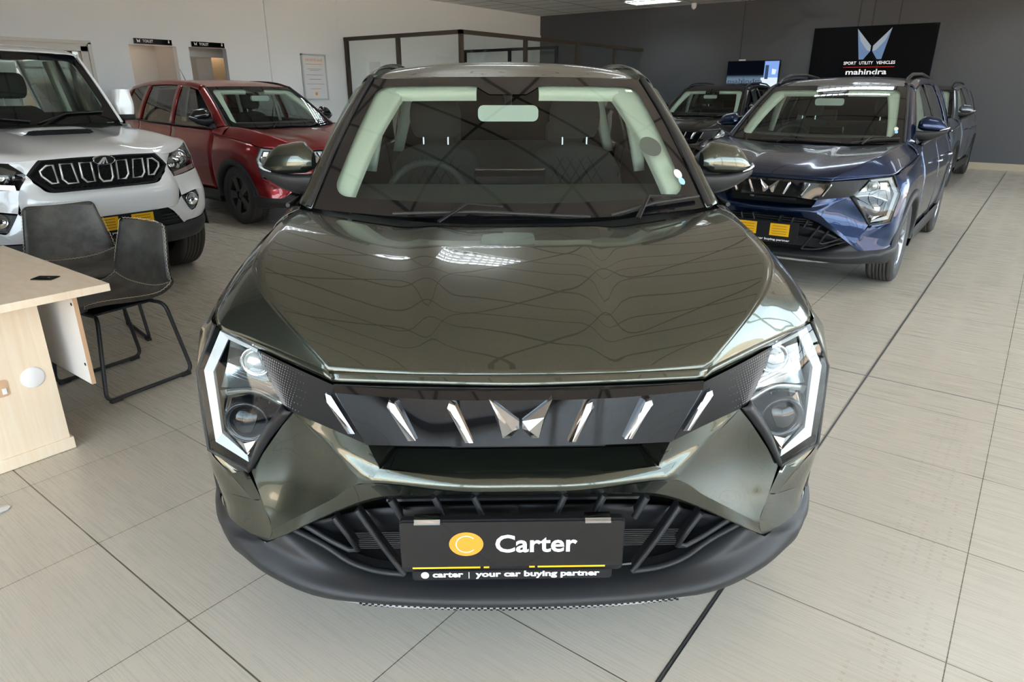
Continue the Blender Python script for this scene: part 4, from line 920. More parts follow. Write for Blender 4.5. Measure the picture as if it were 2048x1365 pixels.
    # ---------- number plate holder
    if plate == 'carter':
        ox = -0.018
        h_ = MB(); h_.prism([(ox+p[0], p[1]) for p in round_rect(-0.262, 0.392, 0.262, 0.537, 0.012)], 'y', -0.012, 0.004); hp = h_.build('number_plate_holder', M_satin, car)
        p_ = MB(); p_.prism([(ox+p[0], p[1]) for p in round_rect(-0.260, 0.408, 0.259, 0.532, 0.006)], 'y', -0.016, -0.012, 0)
        n_ = 36; cx_, cz_ = ox-0.108, 0.472
        p_.add([(cx_+0.040*math.cos(2*PI*k/n_), -0.0165, cz_+0.033*math.sin(2*PI*k/n_)) for k in range(n_)], [tuple(range(n_))], 1)
        aa = np.linspace(0.75, 2*PI-0.75, 24)
        p_.grid(np.array([[(cx_+0.0245*math.cos(a), -0.0168, cz_+0.0235*math.sin(a)) for a in aa], [(cx_+0.0225*math.cos(a), -0.0168, cz_+0.0215*math.sin(a)) for a in aa]]), 2)
        put_text(p_, 'Carter', 0.06, (ox-0.040, -0.0166, 0.449), (1, 0, 0), (0, 0, 1.12), 2, bold=0.0012, width=0.192)
        p_.build('number_plate', [M_plate, M_orange, M_wtext], hp)
        st_ = MB(); st_.prism([(ox+p[0], p[1]) for p in round_rect(-0.238, 0.367, 0.238, 0.398, 0.008)], 'y', -0.012, -0.002, 0)
        st_.add([(ox-0.208+0.0095*math.cos(2*PI*k/20), -0.0126, 0.3815+0.0095*math.sin(2*PI*k/20)) for k in range(20)], [tuple(range(20))], 1)
        put_text(st_, 'carter', 0.02, (ox-0.190, -0.0125, 0.3755), (1, 0, 0), (0, 0, 1.1), 1, bold=0.0007, width=0.073)
        put_text(st_, '|', 0.02, (ox-0.106, -0.0125, 0.3755), (1, 0, 0), (0, 0, 1), 1, bold=0.0001)
        put_text(st_, 'your car buying partner', 0.02, (ox-0.088, -0.0125, 0.3755), (1, 0, 0), (0, 0, 1.1), 1, bold=0.0007, width=0.297)
        st_.build('dealer_strip', [M_black, M_wtext], hp)
        ye = MB(); ye.box((ox-0.236, -0.0165, 0.4035), (ox-0.076, -0.011, 0.408)); ye.box((ox-0.068, -0.0165, 0.4035), (ox-0.055, -0.011, 0.408)); ye.box((ox+0.060, -0.0165, 0.4035), (ox+0.22, -0.011, 0.408)); ye.box((ox+0.04, -0.0165, 0.4035), (ox+0.053, -0.011, 0.408)); ye.build('yellow_tab', M_yellow, hp)
        for cx_ in (ox-0.197, ox+0.198):
            cl = MB(); cl.box((cx_-0.030, -0.019, 0.528), (cx_+0.030, -0.010, 0.5335)); cl.box((cx_-0.030, -0.014, 0.533), (cx_+0.030, 0.010, 0.539)); cl.build('plate_clip', M_chrome, hp)
        nj = MB(); nj.box((-0.236, 0.398, 0.0), (-0.222, 0.41, 0.0))
    elif plate in ('blue', 'red'):
        h_ = MB(); h_.prism([p for p in round_rect(-0.262, 0.395, 0.262, 0.520, 0.012)], 'y', 0.0, 0.02, 0)
        put_text(h_, 'carter | your car buying partner', 0.02, (-0.21, -0.001, 0.384-0.010), (1, 0, 0), (0, 0, 1.1), 1, bold=0.0006, width=0.42)
        h_.prism([p for p in round_rect(-0.24, 0.366, 0.24, 0.398, 0.006)], 'y', 0.001, 0.012, 0)
        hp = h_.build('number_plate_holder', [M_black, M_wtext], car)
        for cx_ in (-0.125, 0.125):
            y_ = MB(); y_.box((cx_-0.073, -0.005, 0.412), (cx_+0.073, 0.001, 0.506), 0)
            for zz in (0.428, 0.446, 0.466, 0.486): y_.box((cx_-0.055, -0.0056, zz), (cx_+0.055, -0.004, zz+0.0025), 1)
            y_.build('yellow_panel', [M_yellow, M_black], hp)
    # ---------- interior
    it = MB(); it.patch(full([[(0, 1.10, 1.075), (0.4, 1.12, 1.08), (0.66, 1.20, 1.085)], [(0, 1.32, 1.095), (0.4, 1.32, 1.10), (0.70, 1.36, 1.10)], [(0, 1.62, 1.085), (0.4, 1.60, 1.09), (0.72, 1.58, 1.09)], [(0, 1.70, 0.95), (0.4, 1.68, 0.95), (0.74, 1.66, 0.95)], [(0, 1.66, 0.6), (0.4, 1.64, 0.6), (0.74, 1.62, 0.6)]]), 4, 5, flip=False); it.build('dashboard', M_dash, car)
    sw = MB(); cx_, cy_, cz_ = -0.37, 1.84, 0.985
    R_ = 0.185; tl = 0.42
    pth = [(cx_+R_*math.cos(a), cy_-R_*math.sin(a)*math.sin(tl)*-1, cz_+R_*math.sin(a)*math.cos(tl)) for a in np.linspace(0, 2*PI, 33)[:-1]]
    sw.tube(pth, 0.016, 8, closed=True)
    sw.tube([(cx_-R_, cy_, cz_), (cx_, cy_-0.02, cz_-0.02), (cx_+R_, cy_, cz_)], 0.022, 8); sw.tube([(cx_, cy_-0.02, cz_), (cx_, cy_-0.28, cz_-0.12)], 0.05, 10); sw.build('steering_wheel', M_dash, car)
    scn = MB(); scn.box((-0.14, 1.56, 1.06), (0.155, 1.585, 1.165), 0, bev=0.006); scn.build('centre_screen', M_gloss, car)
    # rear-view mirror and its housing
    rv = MB(); rv.prism(round_rect(-0.122, 1.350, 0.122, 1.412, 0.022), 'y', 1.545, 1.575); rvm = rv.build('rear_view_mirror', mat('mirror_back', (0.42, 0.48, 0.45), 0.4), car)
    stt = MB(); stt.tube([(0, 1.655, 1.455), (0.002, 1.60, 1.43), (0, 1.57, 1.39)], [0.02, 0.014, 0.018], 8); stt.build('mirror_stalk', M_satin, rvm)
    # seats
    for sx in (-0.37, 0.37):
        sb = MB()
        prof = [(2.10, 0.58, 0.25), (2.22, 0.75, 0.26), (2.30, 0.92, 0.25), (2.36, 1.06, 0.235), (2.40, 1.16, 0.19), (2.42, 1.19, 0.10)]
        G = [[(sx+w*u, y-0.055*(1-abs(u)**3)+(-0.05 if abs(u) > 0.72 and z < 1.12 else 0), z+(0.02*(1-u*u) if z > 1.1 else 0)) for u in np.linspace(-1, 1, 13)] for y, z, w in prof]
        sb.grid(surf(G, 3, 1), flip=True); sb.grid(surf([[(p[0], p[1]+0.12, p[2]) for p in r_] for r_ in G], 3, 1), flip=False)
        sb.box((sx-0.25, 1.75, 0.40), (sx+0.25, 2.2, 0.60), bev=0.03)
        seat = sb.build('front_seat', M_fabric, car)
        qt = MB()
        for i in range(-7, 8):
            for d_ in (-1, 1):
                pts = []
                for k in range(11):
                    z = 0.78+k*0.040; u = (i*0.055+d_*(z-0.98)*0.62); 
                    if abs(u) < 0.155-0.05*max(0, (z-1.06)/0.1): y = np.interp(z, [0.75, 0.92, 1.06, 1.16, 1.19], [2.22, 2.30, 2.36, 2.40, 2.42])-0.058; pts.append((sx+u, y, z))
                if len(pts) > 1: qt.tube(pts, 0.0022, 4)
        qt.build('quilting', M_void, seat)
        hr = MB(); G = []
        for i in range(9):
            a = -PI/2+PI*i/8; G.append([(sx+0.135*math.cos(a*0.9)**0.35*math.copysign(abs(math.cos(b))**0.5, math.cos(b)), 2.44-0.055*math.cos(a)**0.5*math.sin(b), 1.335+0.105*math.sin(a)) for b in np.linspace(0, 2*PI, 17)[:-1]])
        hr.grid(np.array(G), closed_v=True, flip=True); hr.build('headrest', M_fabric, seat)
        for px_ in (-0.065, 0.065):
            po = MB(); po.tube([(sx+px_, 2.41, 1.16), (sx+px_, 2.42, 1.255)], 0.006, 8); po.build('headrest_post', M_chrome, seat)
    rs_ = MB(); rs_.grid(surf([[(x, y, z-0.04*(abs(x)/0.6)**6) for x in np.linspace(-0.62, 0.62, 9)] for y, z in ((3.0, 0.6), (3.12, 0.9), (3.2, 1.13), (3.28, 1.16), (3.36, 1.10), (3.38, 0.6))], 3, 1), flip=True)
    for x in (-0.4, 0.4): rs_.box((x-0.12, 3.22, 1.14), (x+0.12, 3.34, 1.28), bev=0.03)
    rs_.build('rear_seat', M_fabric, car)
    hl_ = MB(); hl_.patch(full([[(0, 1.76, 1.492), (0.3, 1.77, 1.49), (0.55, 1.80, 1.475)], [(0, 2.4, 1.56), (0.3, 2.4, 1.555), (0.585, 2.4, 1.52)], [(0, 3.7, 1.49), (0.3, 3.7, 1.49), (0.56, 3.66, 1.46)]]), 4, 4, flip=True); hl_.build('headliner', M_trim, car)
    for s in (1, -1):
        K = lambda P: [(s*p[0], p[1], p[2]) for p in P]
        def inn(u, v, d):
            p = Vector(wsp(u, v)); return (s*p.x, p.y+0.55*d, p.z-0.83*d)
        tp = MB(); tp.patch([[inn(0.965, v, 0.012), inn((u1+0.965)/2, v, 0.012), inn(u1, v, 0.022), inn(u1-0.004, v, 0.06)] for v, u1 in ((0.05, 0.835), (0.2, 0.835), (0.5, 0.815), (0.8, 0.775), (0.955, 0.745))], 5, 4, flip=(s > 0)); tp.build('pillar_cover', M_trim, car)
        vs_ = MB(); vs_.patch([[inn(u, 0.965, 0.012), inn(u, 0.885, 0.016), inn(u, 0.875, 0.05)] for u in (0.22, 0.4, 0.6, 0.80)], 5, 3, flip=(s < 0)); vs_.build('sun_visor', M_trim, car)
        tb = MB(); tb.patch([K([(0.725, 2.26, 1.08), (0.675, 2.22, 1.08)]), K([(0.690, 2.26, 1.30), (0.620, 2.22, 1.30)]), K([(0.620, 2.26, 1.535), (0.545, 2.22, 1.535)])], 4, 3, flip=(s > 0)); tb.box((s*0.65-0.02, 2.24, 1.27), (s*0.65+0.02, 2.27, 1.35), bev=0.006); tb.build('door_pillar_cover', M_trim, car, solid=0.02)
        tc_ = MB(); tc_.patch([K([(0.72, 3.24, 1.10), (0.66, 3.20, 1.10)]), K([(0.60, 3.14, 1.51), (0.53, 3.10, 1.51)])], 4, 3, flip=(s > 0)); tc_.build('rear_pillar_cover', M_trim, car, solid=0.02)
        dt = MB(); dt.patch([K([(0.80, 1.24, 1.06), (0.80, 2.2, 1.07), (0.78, 3.3, 1.10)]), K([(0.76, 1.24, 1.075), (0.76, 2.2, 1.085), (0.74, 3.3, 1.11)]), K([(0.75, 1.3, 0.6), (0.74, 2.2, 0.6), (0.72, 3.3, 0.6)])], 3, 6, flip=(s > 0)); dt.build('door_card', M_dash, car)
        bt = MB(); bt.tube(K([(0.625, 2.27, 1.30), (0.60, 2.30, 1.10), (0.56, 2.34, 0.75)]), [0.004, 0.018, 0.018], 6, flat=0.2); bt.build('seat_belt', M_void, car)
    return car

def place_car(c, x, y, th): c.location = (x, y, 0); c.rotation_euler = (0, 0, th); return c
green = make_crossover('crossover', 'metallic olive green crossover filling the foreground, facing the camera', P_green, 'carter', roof_rail=False)
place_car(green, -0.791, 1.07, 0.675)
# ================================================================== THE OTHER CROSSOVERS
blue = make_crossover('crossover', 'dark blue crossover with yellow number plate panels, parked beyond the green one', P_blue, 'blue')
place_car(blue, -1.635, 5.406, 0.017)
red = make_crossover('crossover', 'red crossover with black mirrors, nose turned away from the white wall', P_red, 'red', 1, M_rimdark, M_gloss, roof_rail=False)
place_car(red, -6.476, 5.208, 1.53)
black = make_crossover('crossover', 'black crossover parked at the back below the wall screen', P_black, 'none')
place_car(black, -5.089, 11.357, 0.063)
grey = make_crossover('crossover', 'slate grey crossover hidden behind the blue one, near the charcoal wall', P_grey, 'none')
place_car(grey, -2.05, 12.45, -0.01)
for c_ in (blue, red, black, grey, green):
    if c_ is green: continue
    a = MB(); a.lathe([(0, 0.018), (0.012, 0.014), (0.02, 0.005)], 12, 'z', (0.0, 3.42, 1.572)); a.tube([(0, 3.42, 1.585), (0, 3.56, 1.76)], [0.005, 0.0025], 6); a.build('aerial', M_black, c_)

# ================================================================== WHITE PICKUP
def make_pickup():
    car = thing('pickup', 'white pickup with scooped bonnet and seven-slot grille, behind the desk chairs', 'car')
    W = P_white
    # bonnet
    hd = MB()
    rows = [[(0, 0.050, 1.040), (0.20, 0.055, 1.040), (0.384, 0.075, 1.033), (0.52, 0.135, 1.020), (0.68, 0.27, 1.045), (0.825, 0.46, 1.080)],
            [(0, 0.10, 1.078), (0.20, 0.105, 1.076), (0.40, 0.14, 1.062), (0.56, 0.22, 1.068), (0.70, 0.34, 1.082), (0.838, 0.53, 1.094)],
            [(0, 0.25, 1.115), (0.22, 0.26, 1.112), (0.42, 0.29, 1.085), (0.60, 0.36, 1.096), (0.73, 0.46, 1.104), (0.846, 0.62, 1.104)],
            [(0, 0.55, 1.152), (0.25, 0.56, 1.150), (0.44, 0.58, 1.122), (0.62, 0.62, 1.130), (0.75, 0.70, 1.135), (0.848, 0.82, 1.115)],
            [(0, 0.90, 1.178), (0.29, 0.91, 1.176), (0.48, 0.93, 1.150), (0.64, 0.96, 1.158), (0.76, 1.02, 1.158), (0.845, 1.08, 1.132)],
            [(0, 1.22, 1.192), (0.33, 1.23, 1.190), (0.52, 1.26, 1.172), (0.66, 1.30, 1.180), (0.76, 1.36, 1.176), (0.835, 1.40, 1.150)]]
    hd.patch(full(rows), 5, 4); bonnet = hd.build('bonnet', W, car, solid=0.004)
    sc = MB()   # raised intake with a mesh front
    sc.patch(full([[(0, 0.63, 1.196), (0.15, 0.635, 1.194), (0.215, 0.66, 1.175), (0.245, 0.70, 1.155)], [(0, 0.74, 1.212), (0.16, 0.745, 1.209), (0.23, 0.78, 1.185), (0.265, 0.82, 1.162)], [(0, 1.02, 1.200), (0.17, 1.02, 1.197), (0.25, 1.02, 1.180), (0.29, 1.02, 1.168)], [(0, 1.18, 1.186), (0.17, 1.18, 1.184), (0.25, 1.18, 1.176), (0.29, 1.16, 1.168)]]), 4, 4)
    scp = sc.build('bonnet_scoop', W, bonnet)
    sm = MB(); sm.prism([(x_, z_) for x_, z_ in ((-0.225, 1.168), (-0.19, 1.160), (0.19, 1.160), (0.225, 1.168), (0.205, 1.190), (0.15, 1.196), (-0.15, 1.196), (-0.205, 1.190))], 'y', 0.640, 0.66); sm.build('scoop_opening', M_void, scp)
    ms = MB()
    for i in range(-9, 10):
        for j in range(3):
            x_ = i*0.0225+(0.011 if j % 2 else 0); z_ = 1.169+j*0.010
            if abs(x_) > 0.19: continue
            hx = [(x_+0.0125*math.cos(PI/3*k), 0.637, z_+0.0058*math.sin(PI/3*k)) for k in range(6)]
            ms.tube(hx, 0.0011, 4, closed=True)
    ms.build('scoop_mesh', M_satin, scp)
    # cowl, windscreen
    cw = MB(); cw.patch(full([[(0, 1.20, 1.178), (0.5, 1.24, 1.168), (0.78, 1.36, 1.16)], [(0, 1.34, 1.212), (0.5, 1.36, 1.208), (0.77, 1.42, 1.200)]]), 3, 5); cw.build('cowl_panel', M_satin, car)
    def wsp(u, v):
        xb, xt = 0.755, 0.660; a = u*u
        x = (xb+(xt-xb)*v)*u; y = 1.30+0.075*a+(0.43+0.01*a)*v; z = 1.205+0.008*a+(0.560-0.012*a)*(v+0.02*math.sin(PI*v)); return (x, y, z)
    g = MB(); g.grid(np.array([[wsp(-1+2*i/20, j/10) for i in range(21)] for j in range(11)])); wsc = g.build('windscreen', M_ws, car)
    rr = round_rect(-0.91, 0.16, 0.91, 0.89, 0.10, 8); prm = []
    for i in range(len(rr)):
        a, b = rr[i], rr[(i+1) % len(rr)]; k = max(1, int(math.hypot(b[0]-a[0], b[1]-a[1])/0.08))
        for j in range(k): prm.append((a[0]+(b[0]-a[0])*j/k, a[1]+(b[1]-a[1])*j/k))
    outp = []
    for u, v in prm: s_ = max(abs(u), abs((v-0.5)/0.5)); outp.append((max(-1, min(1, u/s_)), max(0, min(1, 0.5+(v-0.5)/s_))))
    G = []
    for t in (0, 0.5, 1): G.append([tuple(Vector(wsp(o_[0]+(p[0]-o_[0])*t, o_[1]+(p[1]-o_[1])*t))+Vector((0, -0.003, 0.001))) for o_, p in zip(outp, prm)])
    fr = MB(); fr.grid(np.array(G), closed_v=True); fr.build('glass_border', M_gloss, wsc)
    for pts in ([(-0.55, 0.02), (-0.2, 0.08), (0.05, 0.045)], [(0.12, 0.02), (0.45, 0.13), (0.86, 0.14)]):
        wb = MB(); wb.tube([tuple(Vector(wsp(*p))+Vector((0, -0.02, 0.005))) for p in pts], 0.011, 6, flat=0.6); bl = wb.build('wiper_blade', M_rubber, car)
        ar = MB(); ar.tube([tuple(Vector(wsp(*p))+Vector((0, -0.035, 0.008))) for p in ((pts[0][0]-0.03, -0.04), (pts[0][0]+0.12, 0.04), pts[1])], [0.014, 0.010, 0.007], 6, flat=0.5); ar.build('wiper_arm', M_satin, bl)
    # roof and cab
    rf = MB(); rf.patch(full([[(0, 1.725, 1.775), (0.35, 1.73, 1.772), (0.60, 1.745, 1.762), (0.672, 1.775, 1.742)], [(0, 1.85, 1.815), (0.35, 1.85, 1.812), (0.60, 1.86, 1.798), (0.690, 1.86, 1.765)], [(0, 2.2, 1.845), (0.35, 2.2, 1.842), (0.60, 2.2, 1.826), (0.700, 2.2, 1.79)], [(0, 2.9, 1.850), (0.35, 2.9, 1.846), (0.60, 2.9, 1.83), (0.700, 2.9, 1.79)], [(0, 3.35, 1.83), (0.35, 3.35, 1.826), (0.6, 3.33, 1.81), (0.69, 3.3, 1.77)]]), 4, 5); rf.build('roof', W, car, solid=0.004)
    rs = MB(); rs.box((-0.45, 2.9, 1.85), (0.45, 2.96, 1.875), bev=0.01); rs.build('roof_bar', M_black, car)
    for s in (1, -1):
        K = lambda P: [(s*p[0], p[1], p[2]) for p in P]
        pm = MB(); pm.patch([K([(0.757, 1.372, 1.205), (0.785, 1.385, 1.205), (0.815, 1.47, 1.195)]), K([(0.712, 1.59, 1.50), (0.735, 1.60, 1.505), (0.76, 1.68, 1.485)]), K([(0.662, 1.78, 1.757), (0.685, 1.80, 1.765), (0.705, 1.88, 1.745)])], 6, 4, flip=(s > 0)); pm.build('front_pillar', W, car, solid=0.004)
        def sx(y, z): return np.interp(y, [0.4, 0.9, 1.5, 3.4], [0.872, 0.905, 0.910, 0.91])-0.05*max(0, (z-0.95)/0.25)**2-0.03*max(0, (0.7-z)/0.4)**2
        def skin(y0, y1, zb, zt, nm, m_=W, xt=None, ny=14):
            G = []
            for y in np.linspace(y0, y1, ny):
                b_, t_ = zb(y), zt(y); row = []
                for k in range(9):
                    z = b_+(t_-b_)*k/8; x = sx(y, z)
                    if xt: u = max(0, (k/8-0.5)/0.5); x += (xt(y)-x)*u**2
                    row.append((s*x, y, z))
                G.append(row)
            o = MB(); o.grid(np.array(G), flip=(s > 0)); return o.build(nm, m_, car, solid=0.004)
        arch = lambda y, yc, low: max(low, 0.38+math.sqrt(max(0, 0.46**2-(y-yc)**2))) if abs(y-yc) < 0.46 else low
        skin(0.46, 1.44, lambda y: arch(y, 0.84, 0.42), lambda y: np.interp(y, [0.46, 0.82, 1.40, 1.44], [1.076, 1.110, 1.146, 1.15]), 'front_fender', W, lambda y: np.interp(y, [0.46, 0.82, 1.44], [0.828, 0.850, 0.838]), 24)
        skin(1.445, 2.45, lambda y: 0.45, lambda y: 1.185, 'front_door'); skin(2.455, 3.35, lambda y: 0.45, lambda y: 1.19, 'rear_door')
        skin(3.40, 5.05, lambda y: arch(y, 3.88, 0.55), lambda y: 1.22, 'load_bed_side', W, None, 30)
        gm = MB(); gm.grid(np.array([[(s*(0.862-(0.862-0.715)*t), y+0.37*t*(1-(y-1.5)/1.9), 1.19+0.555*t) for y in np.linspace(1.50, 3.3, 8)] for t in np.linspace(0, 1, 6)]), flip=(s > 0)); gm.build('side_glass', M_sideglass, car)
        for yy in (2.38, 3.28):
            pb = MB(); pb.patch([K([(0.866, yy, 1.19), (0.866, yy+0.11, 1.19)]), K([(0.715, yy, 1.765), (0.715, yy+0.10, 1.765)])], 4, 2, flip=(s > 0)); pb.build('door_pillar', W if yy > 3 else M_gloss, car, solid=0.02)
        tp = MB(); tp.patch([K([(0.695, 1.42, 1.21), (0.745, 1.48, 1.20)]), K([(0.655, 1.62, 1.50), (0.70, 1.68, 1.49)]), K([(0.60, 1.80, 1.735), (0.65, 1.86, 1.72)])], 5, 3, flip=(s > 0)); tp.build('pillar_cover', M_trim, car, solid=0.01)
        tb = MB(); tb.patch([K([(0.76, 2.36, 1.18), (0.77, 2.50, 1.18)]), K([(0.64, 2.36, 1.72), (0.65, 2.50, 1.72)])], 4, 3, flip=(s > 0)); tb.build('door_pillar_cover', M_trim, car, solid=0.03)
        # mirror: tall rounded shell over a black foot
        mm = MB(); G = []
        for i in range(9):
            v = i/8; zz = 1.265+0.215*v; w = 0.085*(0.80+0.2*math.sin(PI*min(1, v*1.1+0.1))); 
            if v > 0.9: w *= 0.93
            cx_ = 0.905+0.006*v
            G.append([(s*(cx_+w*math.copysign(abs(math.cos(a))**0.45, math.cos(a))), 1.60+(-0.062*(1-0.2*v) if math.sin(a) < 0 else 0.03)*abs(math.sin(a))**0.5, zz) for a in np.linspace(0, 2*PI, 21)[:-1]])
        mm.grid(np.array(G), closed_v=True, flip=(s > 0)); mm.add(G[-1], [tuple(range(20))], 0, False); mh = mm.build('door_mirror', W, car)
        fm = MB(); fm.box((s*0.905-0.082, 1.55, 1.215), (s*0.905+0.080, 1.625, 1.272), bev=0.015); fm.tube(K([(0.80, 1.60, 1.215), (0.86, 1.60, 1.235), (0.90, 1.595, 1.25)]), 0.03, 8); fm.build('mirror_base', M_black, mh)
        build_wheel(car, (s*0.79, 0.84, 0.38), s, 0.38, 0.235, M_rim); build_wheel(car, (s*0.79, 3.88, 0.38), s, 0.38, 0.235, M_rim)
        ar = MB(); G = [[(s*(sx(0.84-math.cos(a)*r_, 0.5)+d_), 0.84-math.cos(a)*r_, 0.38+math.sin(a)*r_) for r_, d_ in ((0.475, 0.002), (0.465, 0.02), (0.42, 0.022), (0.41, -0.08))] for a in np.linspace(0.05, PI, 25)]
        ar.grid(np.array(G), flip=(s < 0)); ar.build('wheel_arch_trim', M_black, car)
        # ---- headlamp
        A_, B_, C_, D_, E_ = (0.462, 0.086, 0.944), (0.530, 0.150, 1.012), (0.822, 0.468, 1.076), (0.818, 0.352, 0.868), (0.520, 0.120, 0.842)
        out = [A_, B_, (0.68, 0.28, 1.044), C_, (0.842, 0.42, 0.97), D_, E_, (0.478, 0.094, 0.90)]; cen = (0.66, 0.24, 0.945)
        hb = MB(); back = [(lerp(p, cen, 0.12)[0]-0.01, lerp(p, cen, 0.12)[1]+0.09, lerp(p, cen, 0.12)[2]) for p in out]
        hb.grid(np.array([K(out), K(back)]), closed_v=True, flip=(s < 0), smooth=False); hb.add(K(back), [tuple(range(8)) if s > 0 else tuple(range(8))[::-1]]); hl = hb.build('headlamp', M_gloss, car)
        lc = (s*0.672, 0.285, 0.972); pj = MB(); pj.lathe([(0.05, 0.058), (0.0, 0.062), (-0.006, 0.054), (0.006, 0.046), (0.0, 0.036), (-0.02, 0.0)], 28, 'y', lc, 0, flip=True); pj.build('projector', M_chrome, hl)
        p2 = MB(); p2.lathe([(0.05, 0.05), (0.0, 0.052), (0.03, 0.02), (0.03, 0.0)], 24, 'y', (s*0.575, 0.20, 0.935), 0, flip=True); p2.build('main_beam_bowl', M_chrome, hl)
        bw = MB(); bw.patch([K([(0.50, 0.135, 0.965), (0.60, 0.215, 1.010), (0.78, 0.41, 1.045)]), K([(0.52, 0.165, 0.93), (0.66, 0.32, 0.93), (0.80, 0.42, 0.93)])], 3, 6, flip=(s > 0)); bw.build('bowl', M_bowl, hl)
        am = MB(); am.patch([K([(0.530, 0.130, 0.880), (0.66, 0.22, 0.895), (0.80, 0.345, 0.91)]), K([(0.530, 0.126, 0.848), (0.66, 0.215, 0.862), (0.805, 0.340, 0.875)])], 3, 5, flip=(s > 0)); am.build('indicator_lamp', mat('indicator_lens', (0.55, 0.38, 0.34), 0.15, metal=0.4), hl)
        cv = MB(); cv.patch([K([B_, (0.68, 0.272, 1.045), C_]), K([(0.462, 0.084, 0.938), (0.66, 0.205, 0.95), (0.842, 0.414, 0.97)]), K([E_, (0.67, 0.212, 0.855), D_])], 4, 6, flip=(s > 0)); cv.build('lamp_cover', M_lens, hl)
        # ---- fog lamp pocket
        fp = MB(); P_ = [(0.560, 0.128, 0.690), (0.700, 0.172, 0.722), (0.722, 0.182, 0.665), (0.670, 0.168, 0.585), (0.625, 0.150, 0.580)]
        P2 = [lerp(p, (0.645, 0.16, 0.66), 0.18) for p in P_]; P2 = [(p[0], p[1]+0.03, p[2]) for p in P2]
        fp.grid(np.array([K([(p[0], p[1]-0.006, p[2]) for p in P_]), K(P2)]), closed_v=True, flip=(s < 0), smooth=False); fp.add(K(P2), [tuple(range(5)) if s > 0 else tuple(range(5))[::-1]]); fpo = fp.build('fog_lamp', mat('pocket_grey', (0.16, 0.165, 0.17), 0.4) if s > 0 else MATS['pocket_grey'], car)
        fl = MB(); fl.lathe([(0.03, 0.048), (-0.004, 0.050), (-0.008, 0.044), (0.004, 0.040), (0.010, 0.02), (0.012, 0.0)], 28, 'y', (s*0.655, 0.155, 0.660), 0, flip=True); fl.build('fog_reflector', M_chrome, fpo)
        fg = MB(); fg.lathe([(-0.006, 0.042), (-0.012, 0.02), (-0.014, 0.0)], 24, 'y', (s*0.655, 0.155, 0.660), 0, flip=True); fg.build('fog_glass', M_lens, fpo)
    # cab back and load bed
    cb = MB(); cb.box((-0.70, 3.32, 0.6), (0.70, 3.36, 1.80)); cb.build('cab_back', W, car)
    tgb = MB(); tgb.box((-0.86, 5.02, 0.55), (0.86, 5.08, 1.22)); tgb.box((-0.86, 3.40, 0.70), (0.86, 5.0, 0.76)); tgb.build('tailgate', W, car)
    ub = MB(); ub.box((-0.70, 0.5, 0.28), (0.70, 5.0, 0.42)); ub.box((-0.5, 0.35, 0.42), (0.5, 1.3, 0.98)); ub.box((-0.66, 1.35, 0.42), (0.66, 3.3, 0.62)); ub.build('underbody', M_void, car)
    # ---- bumper
    bm_ = MB()
    gl = [(0, 0.040, 0.818), (0.20, 0.045, 0.818), (0.360, 0.062, 0.822), (0.415, 0.072, 0.868), (0.470, 0.088, 0.925)]
    r1 = [(0, 0.004, 0.790), (0.20, 0.008, 0.790), (0.385, 0.035, 0.792), (0.46, 0.062, 0.82), (0.517, 0.110, 0.848)]
    r2 = [(0, -0.004, 0.735), (0.20, 0.0, 0.735), (0.40, 0.030, 0.735), (0.49, 0.062, 0.750), (0.540, 0.108, 0.765)]
    r3 = [(0, 0.010, 0.630), (0.20, 0.014, 0.630), (0.400, 0.045, 0.632), (0.470, 0.070, 0.630), (0.525, 0.110, 0.66)]
    bm_.patch(full([gl, r1, r2, r3]), 5, 5, flip=True)
    bm_.patch([[(0.517, 0.110, 0.848), (0.66, 0.205, 0.856), (0.820, 0.345, 0.872), (0.880, 0.47, 0.88)], [(0.540, 0.108, 0.765), (0.68, 0.190, 0.775), (0.835, 0.325, 0.79), (0.890, 0.46, 0.80)], [(0.555, 0.115, 0.70), (0.705, 0.168, 0.728), (0.845, 0.30, 0.71), (0.893, 0.45, 0.71)]], 4, 5, mirror=True, flip=True)
    bm_.patch([[(0.705, 0.168, 0.728), (0.79, 0.225, 0.722), (0.845, 0.30, 0.71), (0.893, 0.45, 0.71)], [(0.726, 0.178, 0.664), (0.80, 0.232, 0.655), (0.850, 0.31, 0.645), (0.892, 0.45, 0.64)], [(0.676, 0.165, 0.580), (0.775, 0.228, 0.572), (0.838, 0.31, 0.560), (0.884, 0.45, 0.55)], [(0.570, 0.140, 0.498), (0.70, 0.195, 0.505), (0.815, 0.315, 0.510), (0.876, 0.45, 0.51)]], 4, 5, mirror=True, flip=True)
    bm_.patch([[(0.400, 0.045, 0.632), (0.475, 0.070, 0.632), (0.556, 0.124, 0.694)], [(0.455, 0.066, 0.590), (0.540, 0.100, 0.580), (0.628, 0.150, 0.578)], [(0.545, 0.125, 0.489), (0.61, 0.140, 0.520), (0.676, 0.165, 0.580)]], 4, 4, mirror=True, flip=True)
    bm_.patch([[(0.525, 0.110, 0.66), (0.54, 0.112, 0.68), (0.555, 0.115, 0.70)], [(0.470, 0.070, 0.630), (0.50, 0.09, 0.65), (0.556, 0.124, 0.694)]], 2, 2, mirror=True, flip=True)
    bm_.patch([[(0.384, 0.073, 1.036), (0.45, 0.10, 1.027), (0.53, 0.148, 1.016)], [(0.43, 0.080, 0.988), (0.465, 0.095, 0.985), (0.495, 0.118, 0.980)], [(0.466, 0.088, 0.944), (0.466, 0.088, 0.9445), (0.466, 0.088, 0.945)]], 3, 4, mirror=True, flip=True)
    bm_.patch([[(0.470, 0.088, 0.944), (0.466, 0.087, 0.944)], [(0.478, 0.094, 0.90), (0.44, 0.08, 0.895)], [(0.520, 0.118, 0.842), (0.46, 0.072, 0.83)]], 3, 3, mirror=True, flip=True)
    bm_.build('front_bumper', W, car)
